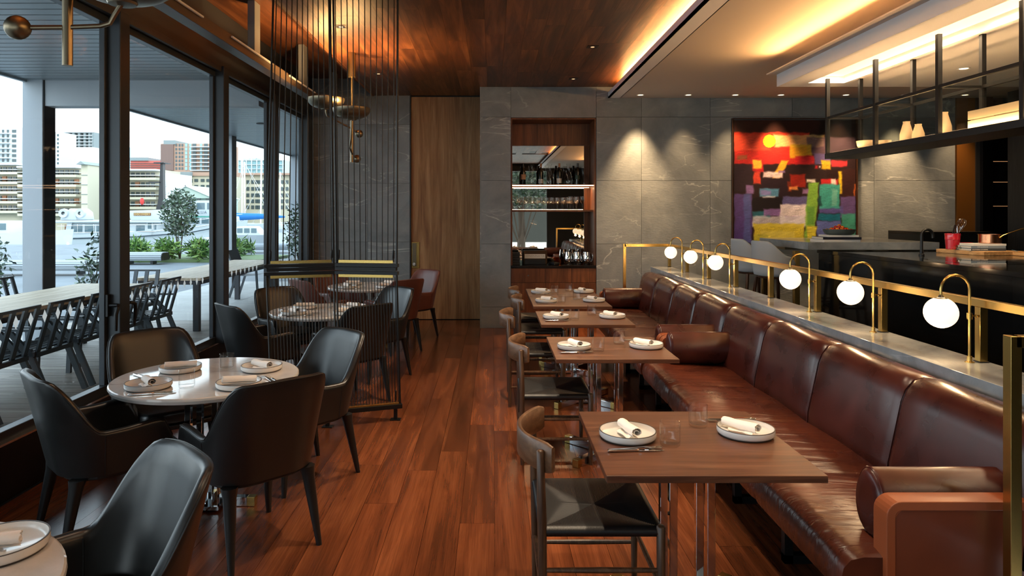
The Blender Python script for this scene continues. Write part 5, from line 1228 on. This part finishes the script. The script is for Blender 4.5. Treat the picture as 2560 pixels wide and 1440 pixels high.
# ------------------------------------------------------------------ plants
def leaf_mesh(n, box, ln, wd, m, seed, shape='oval'):
    r = random.Random(seed); mb = MB()
    for _ in range(n):
        while True:
            p = V3((r.uniform(-1, 1), r.uniform(-1, 1), r.uniform(-1, 1)))
            if shape == 'box' or 0.15 < p.length < 1: break
        c = V3((p.x * box[0], p.y * box[1], box[3] + p.z * box[2])); d = V3((r.gauss(0, 1), r.gauss(0, 1), r.gauss(0.3, 0.7))).normalized() * ln * r.uniform(.6, 1.2)
        n_ = d.cross(V3((r.gauss(0, 1), r.gauss(0, 1), r.gauss(0, 1)))).normalized() * wd * 0.5
        mb.cur = r.randrange(3); mb.add([c, c + d * .45 + n_, c + d, c + d * .45 - n_], [(0, 1, 2, 3)])
    return mb
LG = [mat('leaf_dark', s(44, 62, 50), 0.5), mat('leaf_mid', s(66, 88, 62), 0.5), mat('leaf_grey', s(96, 112, 98), 0.5)]
LB = [mat('fern_dark', s(48, 84, 36), 0.5), mat('fern_mid', s(84, 124, 52), 0.5), mat('fern_light', s(120, 152, 72), 0.5)]
BARK = mat('bark', s(74, 62, 52), 0.8)
def shrub(name, label, loc, crown, n, ln, wd, mats, stems, seed, cat='shrub'):
    t = thing(name, label, cat, loc); r = random.Random(seed); sb = MB()
    for k in range(stems):
        a = 2 * pi * k / stems; e = V3((cos(a) * crown[0] * .5, sin(a) * crown[1] * .5, crown[3] + crown[2] * r.uniform(0, .5)))
        sb.tube([(0.02 * cos(a), 0.02 * sin(a), 0), e * 0.5 + V3((r.gauss(0, .03), r.gauss(0, .03), 0)), e], [0.012 * crown[2] + .006, 0.009 * crown[2] + .004, 0.004], 6)
    sb.build('stems', BARK, t, smooth=True)
    leaf_mesh(n, crown, ln, wd, mats, seed).build('foliage', mats, t, kind='stuff')
    return t
shrub('garden_tree', 'slender dark leaved tree rising from the garden bed', (-10.75, 23.45, 0.087), (0.6, 0.6, 0.86, 1.52), 1400, 0.15, 0.07, LG, 6, 11, 'tree')
fw = ['nearest the window post', 'second from the window post', 'third from the window post', 'just left of the slender tree', 'just right of the slender tree', 'sixth along the bed', 'seventh along the bed', 'last in the bed before the mullion']
for k in range(8):
    shrub('fern_clump', 'bright green strappy fern clump in the garden bed, ' + fw[k], (-12.5 + 0.50 * k + (0.12 if k > 3 else 0), 23.15 if k % 2 else 23.95, 0.087), (0.34, 0.32, 0.28 + 0.03 * (k % 3), 0.30), 330, 0.30, 0.06, LB, 3, 20 + k)
shrub('fern_clump', 'bright green fern clump past the second mullion by the far bench', (X_(596, 25.5), 25.5, 0), (0.6, 0.5, 0.32, 0.35), 380, 0.32, 0.06, LB, 3, 29)
shrub('terrace_shrub', 'leafy shrub at the very edge of the frame by the long table', (-7.6, 9.9, 0), (0.55, 0.5, 0.62, 0.85), 700, 0.10, 0.045, LG, 7, 31)
shrub('terrace_shrub', 'thin leggy shrub with red stems beside the window post', (-6.75, 11.6, 0), (0.32, 0.3, 0.55, 0.75), 240, 0.13, 0.05, LG, 7, 32)
shrub('terrace_shrub', 'tall dense shrub against the far end of the windows', (-5.3, 19.0, 0), (0.5, 0.5, 0.9, 1.1), 700, 0.14, 0.06, LG, 7, 33)
gbd = MB().prism([(-3.2, -1.0), (3.4, -1.0), (3.6, 1.6), (-3.0, 2.2)], 0, 0.10).build('garden_bed', mat('bed_grass', s(92, 112, 70), 0.8, bump=(40, 0.6)), None, (-11.2, 24.0, -0.014)); tag(gbd, 'low grassy planting bed around the slender tree', 'garden bed')
MB().box(-14, 16, -20.6, -20, -0.1, 4.6).build('street_wall', mat('street_wall', s(58, 60, 56), 0.8), struct('wall_street'))  # backdrop added behind the tree to darken the niche mirror's reflection
rear = shrub('street_tree', 'broad street tree outside the rear window, mirrored in the niche', (1.25, -9.5, 0), (3.0, 2.0, 1.7, 3.5), 4200, 0.26, 0.13, LG, 9, 41, 'tree')
MB().tube([(0, 0, 0), (0.05, 0, 1.0), (-0.05, 0, 2.2)], [0.2, 0.16, 0.12], 10).build('trunk', BARK, rear, smooth=True)

# ------------------------------------------------------------------ boats
BG = mat('boat_window', s(84, 104, 112), 0.1); TEAK = mat('teak', s(120, 78, 46), 0.5); NAVY = mat('hull_line', s(40, 52, 60), 0.4)
def hull(t, L_, beam, z0, zs, zb, m, name='hull'):
    rings = []
    for f in (0, .04, .2, .45, .7, .85, .95, 1.0):
        w = beam / 2 * (1 - max(0, (f - .45) / .55) ** 2.2) * (0.92 + 0.08 * min(1, f / .1)); w = max(w, 0.03)
        sh = zs + (zb - zs) * f ** 1.8; x = -L_ / 2 + L_ * f; bx = x - 0.12 * L_ * max(0, f - .6)
        rings.append([(x, -w, sh), (bx + (x - bx) * .6, -w * .96, sh - 0.5 * (sh - z0)), (bx, -w * .7, z0 + .1), (bx, 0, z0 - .2), (bx, w * .7, z0 + .1), (bx + (x - bx) * .6, w * .96, sh - 0.5 * (sh - z0)), (x, w, sh)])
    MB().loft(rings).build(name, m, t, smooth=True, ang=40)
Y_B = 52; kx = Y_B / FPX
t = thing('motor_yacht', 'white motor yacht with long cabin and name board moored along the quay', 'boat', (X_(345, Y_B), Y_B + 1.7, -2.1), 0)
hull(t, 15.5, 4.2, 0, 2.0, 3.2, WHITE)
zz = lambda py: Z_(py, Y_B) + 2.1; xx = lambda px: (px - 345) * kx
MB().tube([(-7.6, -2.12, 1.75), (0, -2.15, 1.95), (4, -1.9, 2.25), (7.0, -0.7, 2.9)], 0.05, 6).build('rub_rail', NAVY, t)
MB().box(xx(172), xx(392), -1.7, 1.7, 2.0, zz(557)).build('cabin', WHITE, t, bevel=0.08)
MB().box(xx(140), xx(405), -1.95, 1.95, zz(557), zz(551)).build('cabin_roof', WHITE, t, bevel=0.05)
MB().loft([[(xx(160), y, zz(600)), (xx(174), y, zz(600)), (xx(182), y, zz(557)), (xx(170), y, zz(557))] for y in (-1.8, -1.7)]).build('stern_pillar', WHITE, t)
for a, b in ((178, 206), (212, 236), (241, 264), (270, 300), (340, 362), (386, 391)): MB().box(xx(a), xx(b), -1.73, -1.69, zz(582), zz(562)).build('cabin_window', BG, t, bevel=0.02)
MB().box(xx(367), xx(383), -1.74, -1.70, zz(596), zz(551)).build('cabin_door', WHITE, t); MB().box(xx(370), xx(380), -1.745, -1.71, zz(572), zz(552)).build('door_window', BG, t)
MB().box(xx(162), xx(177), -1.72, -1.66, zz(598), zz(562)).build('saloon_door', TEAK, t)
MB().loft([[(xx(325), y, zz(551)), (xx(420), y, zz(551)), (xx(400), y, zz(524)), (xx(318), y, zz(527))] for y in (-1.6, 1.6)]).build('flybridge', WHITE, t, bevel=0.05)
nb = MB().box(xx(333), xx(376), -1.66, -1.60, zz(539), zz(532)).build('name_board', TEAK, t, bevel=0.02)
text_mesh('DISCOVERY', 0.22, mat('gilt_letters', s(206, 184, 120), 0.4), nb, ((xx(333) + xx(376)) / 2, -1.665, zz(535.7)), (pi / 2, 0, 0), spacing=1.05)
rl = MB()
for z in (2.25, 2.75): rl.tube([(xx(150), -2.0, z), (xx(392), -2.0, z + 0.1), (xx(470), -1.7, z + .35), (7.4, -0.2, z + 0.9)], 0.02, 5)
rl.build('guard_rail', STEEL, t)
for px in (160, 200, 240, 300, 345, 385, 430, 470): MB().tube([(xx(px), -2.0 if px < 400 else -1.85, 1.95), (xx(px), -2.0 if px < 400 else -1.8, 2.9)], 0.02, 5).build('stanchion', STEEL, t)
MB().loft([[(xx(365), y, zz(524)), (xx(400), y, zz(524)), (xx(378), y, zz(500)), (xx(374), y, zz(415)), (xx(379), y, zz(405)), (xx(386), y, zz(405)), (xx(381), y, zz(500))][0:0] or [(xx(366), y, zz(524)), (xx(398), y, zz(522)), (xx(384), y, zz(495)), (xx(383), y, zz(405)), (xx(377), y, zz(405)), (xx(372), y, zz(495))] for y in (-0.2, 0.2)]).build('mast', mat('mast_black', s(26, 28, 32), 0.4), t)
MB().box(xx(366), xx(392), -0.6, 0.6, zz(405), zz(403)).box(xx(348), xx(376), -0.3, 0.3, zz(455), zz(452)).build('mast_spreader', bpy.data.materials['mast_black'], t)
MB().ball((xx(340), -0.8, zz(503)), 0.2, 12, (0.8, 0.8, 1.4)).build('red_cover', mat('red_cover', s(190, 50, 44), 0.6), t, smooth=True)
for px, py in ((150, 530), (192, 530)): MB().lathe([(0.14, -0.14), (0.34, -0.16), (0.36, 0), (0.34, 0.16), (0.14, 0.14)], 20).xform(Matrix.Translation((xx(px), -1.2, zz(py) - 0.1)) @ Matrix.Rotation(pi / 2, 4, 'X')).build('life_ring', WHITE, t, smooth=True)
MB().loft([[(xx(138), y, zz(551)), (xx(182), y, zz(551)), (xx(178), y, zz(530)), (xx(165), y, zz(520)), (xx(142), y, zz(538))] for y in (-1.2, 1.2)]).build('tender', WHITE, t, bevel=0.1)
def boat(label, px, Y, L_, py_deck, cab, m2=None, extra=None):
    t = thing('boat', label, 'boat', (X_(px, Y), Y, -2.2), 0, 'white boats in the harbour'); zd = Z_(py_deck, Y) + 2.2; k = Y / FPX
    hull(t, L_, L_ * .28, 0, zd, zd + 0.5, WHITE)
    for (a, b, p0, p1, sl) in cab:
        x0, x1 = (a - px) * k, (b - px) * k; z0, z1 = Z_(p0, Y) + 2.2, Z_(p1, Y) + 2.2
        MB().loft([[(x0, y, z0), (x1, y, z0), (x1 - sl * k, y, z1), (x0 + sl * .4 * k, y, z1)] for y in (-L_ * .1, L_ * .1)]).build('cabin', WHITE, t, bevel=0.05)
        zl_, zh_ = z0 + (z1 - z0) * .45, z0 + (z1 - z0) * .85; n = max(2, int((b - a) / 22)); w = (x1 - x0 - sl * k) / n
        for j in range(n): MB().box(x0 + sl * .4 * k + w * (j + .12), x0 + sl * .4 * k + w * (j + .88), -L_ * .1 - 0.03, -L_ * .1 + 0.02, zl_, zh_).build('cabin_window', BG, t)
    return t, k
t, k = boat('white boat at the frame edge, partly behind the shrub', 10, 44, 9, 592, [(-40, 48, 592, 552, 10)])
t, k = boat('white pilot boat with green band beyond the slender tree', 505, 58, 13, 572, [(470, 590, 572, 541, 6), (478, 560, 541, 502, 6)])
zq = lambda py: Z_(py, 58) + 2.2
MB().box((470 - 505) * k, (592 - 505) * k, -1.34, -1.30, zq(543), zq(540)).build('green_band', mat('green_band', s(60, 140, 124), 0.5), t)
text_mesh('TAKALUA', 0.34, mat('ink_blue', s(90, 100, 112), 0.6), t, ((508 - 505) * k, -1.345, zq(531)), (pi / 2, 0, 0), spacing=1.2)
t, k = boat('low white motor cruiser with tinted windows past the second mullion', 640, 40, 6, 594, [(590, 668, 594, 566, 26)])
t = thing('sailing_boat', 'sailing boat with bright blue sail cover along its boom', 'boat', (X_(640, 62), 62, -2.2), 0); kS = 62 / FPX
hull(t, 11, 3.0, 0, 2.2, 2.6, WHITE); zS = lambda py: Z_(py, 62) + 2.2; xS = lambda px: (px - 640) * kS
MB().tube([(xS(592), 0, zS(542)), (xS(650), 0, zS(541)), (xS(712), 0, zS(542))], [0.36, 0.26, 0.08], 12).build('sail_cover', mat('sail_blue', s(20, 108, 178), 0.6), t, smooth=True)
MB().tube([(xS(612), 0, 2.2), (xS(611), 0, zS(405))], 0.07, 8).build('mast', STEEL, t)
MB().box(xS(600), xS(690), -0.9, 0.9, 2.2, 2.9).build('cabin', WHITE, t, bevel=0.1)
sy = MB()
for a, b in ((560, 600), (612, 712)): sy.tube([(xS(a if a < 600 else b), 0, 2.4), (xS(611), 0, zS(408))], 0.015, 4)
sy.build('stay', STEEL, t)
for k_, (px, top, lab) in enumerate(((652, 400, 'first'), (676, 412, 'second'), (605, 392, 'third'), (700, 430, 'fourth'))):
    yq = 74 + 8 * k_
    t = thing('sailing_boat', 'pale distant yacht with bare mast, %s of the four by the hotel' % lab, 'boat', (X_(px, yq), yq, -2.2), 0, 'distant yachts')
    hull(t, 9, 2.6, 0, 1.8, 2.1, WHITE); MB().tube([(0, 0, 1.8), (0.05, 0, Z_(top, yq) + 2.2)], 0.08, 6).build('mast', STEEL, t); MB().box(-2, 1.5, -0.8, 0.8, 1.8, 2.5).build('cabin', WHITE, t, bevel=0.1)
    MB().tube([(-4.2, 0, 1.9), (0.05, 0, Z_(top, yq) + 2.1), (4.3, 0, 2.1)], 0.025, 4).build('stay', STEEL, t)

# ------------------------------------------------------------------ buildings across the harbour
CREAM = mat('cream_render', s(192, 184, 162), 0.8); PALE = mat('pale_render', s(196, 202, 204), 0.8); BRICK = mat('brown_brick', s(120, 96, 88), 0.8); BRICK2 = mat('tan_brick', s(172, 138, 118), 0.8)
SAGE = mat('sage_board', s(164, 178, 166), 0.8); ROOFG = mat('grey_roof', s(130, 138, 138), 0.7); REDP = mat('red_panel', s(190, 96, 86), 0.7); TEAL = mat('teal_glass', s(140, 178, 182), 0.15); WIN = mat('dark_window', s(70, 82, 84), 0.15); WHT = mat('white_wrap', s(214, 218, 220), 0.8); TERRA = mat('terracotta_screen', s(168, 120, 92), 0.8)
WM = {}
def building(label, px0, px1, py0, Y, m, depth=14, zb=-3):
    x0, x1, z1 = X_(px0, Y), X_(px1, Y), Z_(py0, Y)
    t = thing('building', label, 'building', ((x0 + x1) / 2, Y, zb)); w = (x1 - x0) / 2
    MB().box(-w, w, 0, depth, 0, z1 - zb).build('wall', m, t)
    return t, (lambda px: X_(px, Y) - (x0 + x1) / 2), (lambda py: Z_(py, Y) - zb)
def wins(t, fx, fz, cols, rows, wpx, hpx, m=WIN, name='window', dep=0.12):
    w, h = fx(wpx) - fx(0), fz(0) - fz(hpx); k = (name, m.name, round(w, 2), round(h, 2))
    if k not in WM: WM[k] = MB().box(-w / 2, w / 2, -dep, 0.1, -h / 2, h / 2).mesh(name, m)
    for c in cols:
        for r in rows: inst(name, WM[k], t, (fx(c), 0, fz(r)))
def slabs(t, fx, fz, a, b, rows, hpx, m, out, name):
    for r in rows: MB().box(fx(a), fx(b), -out, -0.02, fz(r + hpx), fz(r)).build(name, m, t)
t, fx, fz = building('pale apartment tower at the edge of the frame', -60, 52, 318, 220, PALE, 8); wins(t, fx, fz, [-20, -8, 8, 20, 33, 38], [328, 340, 352, 365, 377, 389, 401], 5, 7); slabs(t, fx, fz, -60, 27, [334, 346, 358, 371, 383, 395], 1.5, WHT, 1.5, 'balcony')
t, fx, fz = building('white wrapped construction tower with open top floors', 150, 233, 368, 232, WHT, 10)
slabs(t, fx, fz, 152, 231, [330, 338, 346, 354, 362], 1.6, PALE, 0.3, 'floor_slab')
for px in (155, 168, 182, 196, 210, 222, 230): MB().box(fx(px) - .4, fx(px) + .4, 0.3, 9, fz(370), fz(330)).build('scaffold_post', ROOFG, t)
MB().box(fx(152), fx(231), 0.1, 9, fz(331.6), fz(330)).box(fx(152), fx(231), 0.1, 9, fz(347.6), fz(346)).build('floor_deck', PALE, t)
t, fx, fz = building('slim white tower behind the front column', 108, 151, 330, 208, PALE, 8); wins(t, fx, fz, [136, 145], [338, 348, 358, 368, 378, 388, 398, 408], 4, 5)
for px0, px1, py0, py1, lab in ((165, 142, 342, 288, 'faint red lattice crane leaning over the white tower'), (205, 181, 338, 292, 'second faint lattice crane by the white tower')):
    t = thing('tower_crane', lab, 'crane', (X_(px0, 260), 260, -3), 0, 'tower cranes'); fx2 = lambda px: X_(px, 260) - X_(px0, 260); z0, z1 = Z_(py0, 260) + 3, Z_(py1, 260) + 3; d = fx2(px1); cb = MB(); CR = mat('crane_red', s(226, 200, 198), 0.7)
    MB().box(-0.6, 0.6, -0.6, 0.6, 0, z0).build('mast', CR, t)
    for o in (-.6, .6): cb.bar((o, 0, z0), (d + o * .5, 0, z1), 0.25)
    for j in range(10): cb.bar(((-.6 if j % 2 else .6) + d * j / 10, 0, z0 + (z1 - z0) * j / 10), ((.6 if j % 2 else -.6) + d * (j + 1) / 10, 0, z0 + (z1 - z0) * (j + 1) / 10), 0.18)
    cb.build('jib', CR, t)
t, fx, fz = building('glassy office tower peeking behind the apartments', 236, 290, 362, 246, TEAL, 10); slabs(t, fx, fz, 236, 290, [372, 384, 396, 408], 1.5, PALE, 0.4, 'floor_slab')
for (a, b, top, nm) in ((-70, 60, 410, 'cropped by the frame edge'), (60, 205, 417, 'right behind the yacht stern'), (218, 262, 417, 'beside the window post'), (262, 402, 424, 'behind the yacht mast')):
    t, fx, fz = building('cream balcony apartments on the far quay, block ' + nm, a, b, top, 112 + (0 if b != 262 else 9), CREAM, 7); rows = [top + 14 + 24 * j for j in range(5)]
    step = 12.5; cols = [a + 8 + step * j for j in range(int((b - a - 6) / step))]
    wins(t, fx, fz, cols, rows, 8.5, 12); wins(t, fx, fz, cols[2::4], rows[1::2], 10, 14, TERRA, 'screen', 0.25)
    slabs(t, fx, fz, a, b, [r + 7 for r in rows], 6, CREAM, 1.6, 'balcony'); slabs(t, fx, fz, a, b, [r + 0.5 for r in rows], 1.6, WHT, 1.7, 'balcony_rail'); slabs(t, fx, fz, a, b, [top], 4, PALE, 1.8, 'eaves')
t, fx, fz = building('narrow cream stair tower between the apartment blocks', 203, 219, 412, 103, CREAM, 7); slabs(t, fx, fz, 203, 219, [437, 461, 485, 509], 1.2, ROOFG, 0.1, 'string_course')
MB().add([(fx(200), -1, fz(412)), (fx(222), -1, fz(412)), (fx(211), -1, fz(404)), (fx(200), 6, fz(412)), (fx(222), 6, fz(412)), (fx(211), 6, fz(404))], [(0, 1, 2), (5, 4, 3), (0, 2, 5, 3), (1, 4, 5, 2), (0, 3, 4, 1)]).build('roof', ROOFG, t)
t, fx, fz = building('low terracotta and grey screened building far off', 326, 404, 402, 200, REDP, 12); MB().box(fx(326), fx(372), -0.5, 10, fz(402), fz(394)).build('upper_storey', ROOFG, t); slabs(t, fx, fz, 326, 404, [408, 413, 418, 423], 1.2, BRICK, 0.3, 'screen_rail')
t, fx, fz = building('brown brick tower block with balconies', 403, 560, 359, 180, BRICK2, 10); MB().box(fx(403), fx(435), -0.4, 8, fz(426), fz(361)).build('end_wall', BRICK, t); MB().box(fx(410), fx(440), -0.3, 8, fz(361), fz(351)).build('penthouse', ROOFG, t)
rows = [363 + 9.7 * j for j in range(7)]
wins(t, fx, fz, [441, 449, 456], rows, 4, 6); wins(t, fx, fz, [466, 476, 503, 540], rows, 5.5, 8, TEAL); wins(t, fx, fz, [486, 515, 528], rows, 9, 8); slabs(t, fx, fz, 481, 535, [r + 4 for r in rows], 2.2, PALE, 1.4, 'balcony')
t, fx, fz = building('white blank gable of the hotel by the mast', 399, 424, 433, 108, WHT, 8); wins(t, fx, fz, [412], [460, 480], 10, 12, PALE)
t, fx, fz = building('cream hotel wing with dark windows behind the tree', 424, 575, 440, 122, CREAM, 7); wins(t, fx, fz, [439, 446, 455, 466, 478], [452], 7, 9); wins(t, fx, fz, [491, 507, 521, 540, 556], [451, 466, 481], 9, 7); MB().box(fx(420), fx(484), -1.5, 6, fz(441), fz(431)).build('roof', ROOFG, t); MB().box(fx(484), fx(575), -0.4, 6, fz(440), fz(431)).build('parapet', BRICK2, t)
t, fx, fz = building('sage boarded boathouse with gabled roof and round window', 426, 548, 496, 96, SAGE, 7)
MB().add([(fx(424), -1, fz(496)), (fx(550), -1, fz(496)), (fx(473), -1, fz(464)), (fx(424), 8, fz(496)), (fx(550), 8, fz(496)), (fx(473), 8, fz(464))], [(0, 1, 2), (5, 4, 3), (0, 2, 5, 3), (1, 4, 5, 2), (0, 3, 4, 1)]).build('gable_roof', SAGE, t)
MB().bar((fx(422), -1.1, fz(497)), (fx(473), -1.1, fz(463)), 0.3, 0.35).bar((fx(473), -1.1, fz(463)), (fx(552), -1.1, fz(497)), 0.3, 0.35).build('barge_board', WHT, t)
MB().lathe([(0, 0), (0.33, 0), (0.33, 0.1)], 20).xform(Matrix.Translation((fx(473), -0.12, fz(494))) @ Matrix.Rotation(pi / 2, 4, 'X')).build('round_window', TEAL, t)
wins(t, fx, fz, [437, 497, 520], [494, 514], 9, 11)
t, fx, fz = building('cream waterfront hotel with square windows seen past the second mullion', 575, 860, 437, 133, CREAM, 10); rows = [455, 472, 488, 503, 518]
wins(t, fx, fz, [606, 620, 632, 642, 648, 660, 672, 690, 706, 718, 738, 746, 756, 780, 800, 820], rows, 7, 9); MB().box(fx(573), fx(862), -1.0, 8, fz(438), fz(433)).build('roof_edge', BRICK2, t)
t, fx, fz = building('teal glass office block above the cream hotel', 596, 712, 400, 214, TEAL, 10); slabs(t, fx, fz, 596, 712, [400, 411, 422, 432], 1.6, PALE, 0.4, 'floor_slab')
for px in range(604, 710, 13): MB().box(fx(px) - .15, fx(px) + .15, -0.5, 0, fz(436), fz(400)).build('glazing_fin', PALE, t)
for px, r in ((603, 0.75), (622, 0.5), (634, 0.5)): MB().ball((fx(px), 5, fz(392)), r * 1.6, 14).build('radome', WHT, t, smooth=True); MB().box(fx(px) - .2, fx(px) + .2, 4.8, 5.2, fz(401), fz(394)).build('radome_post', ROOFG, t)
MB().box(-220, 60, 300, 310, -3, 6).build('hill_line', ROOFG, struct('ground_far'))
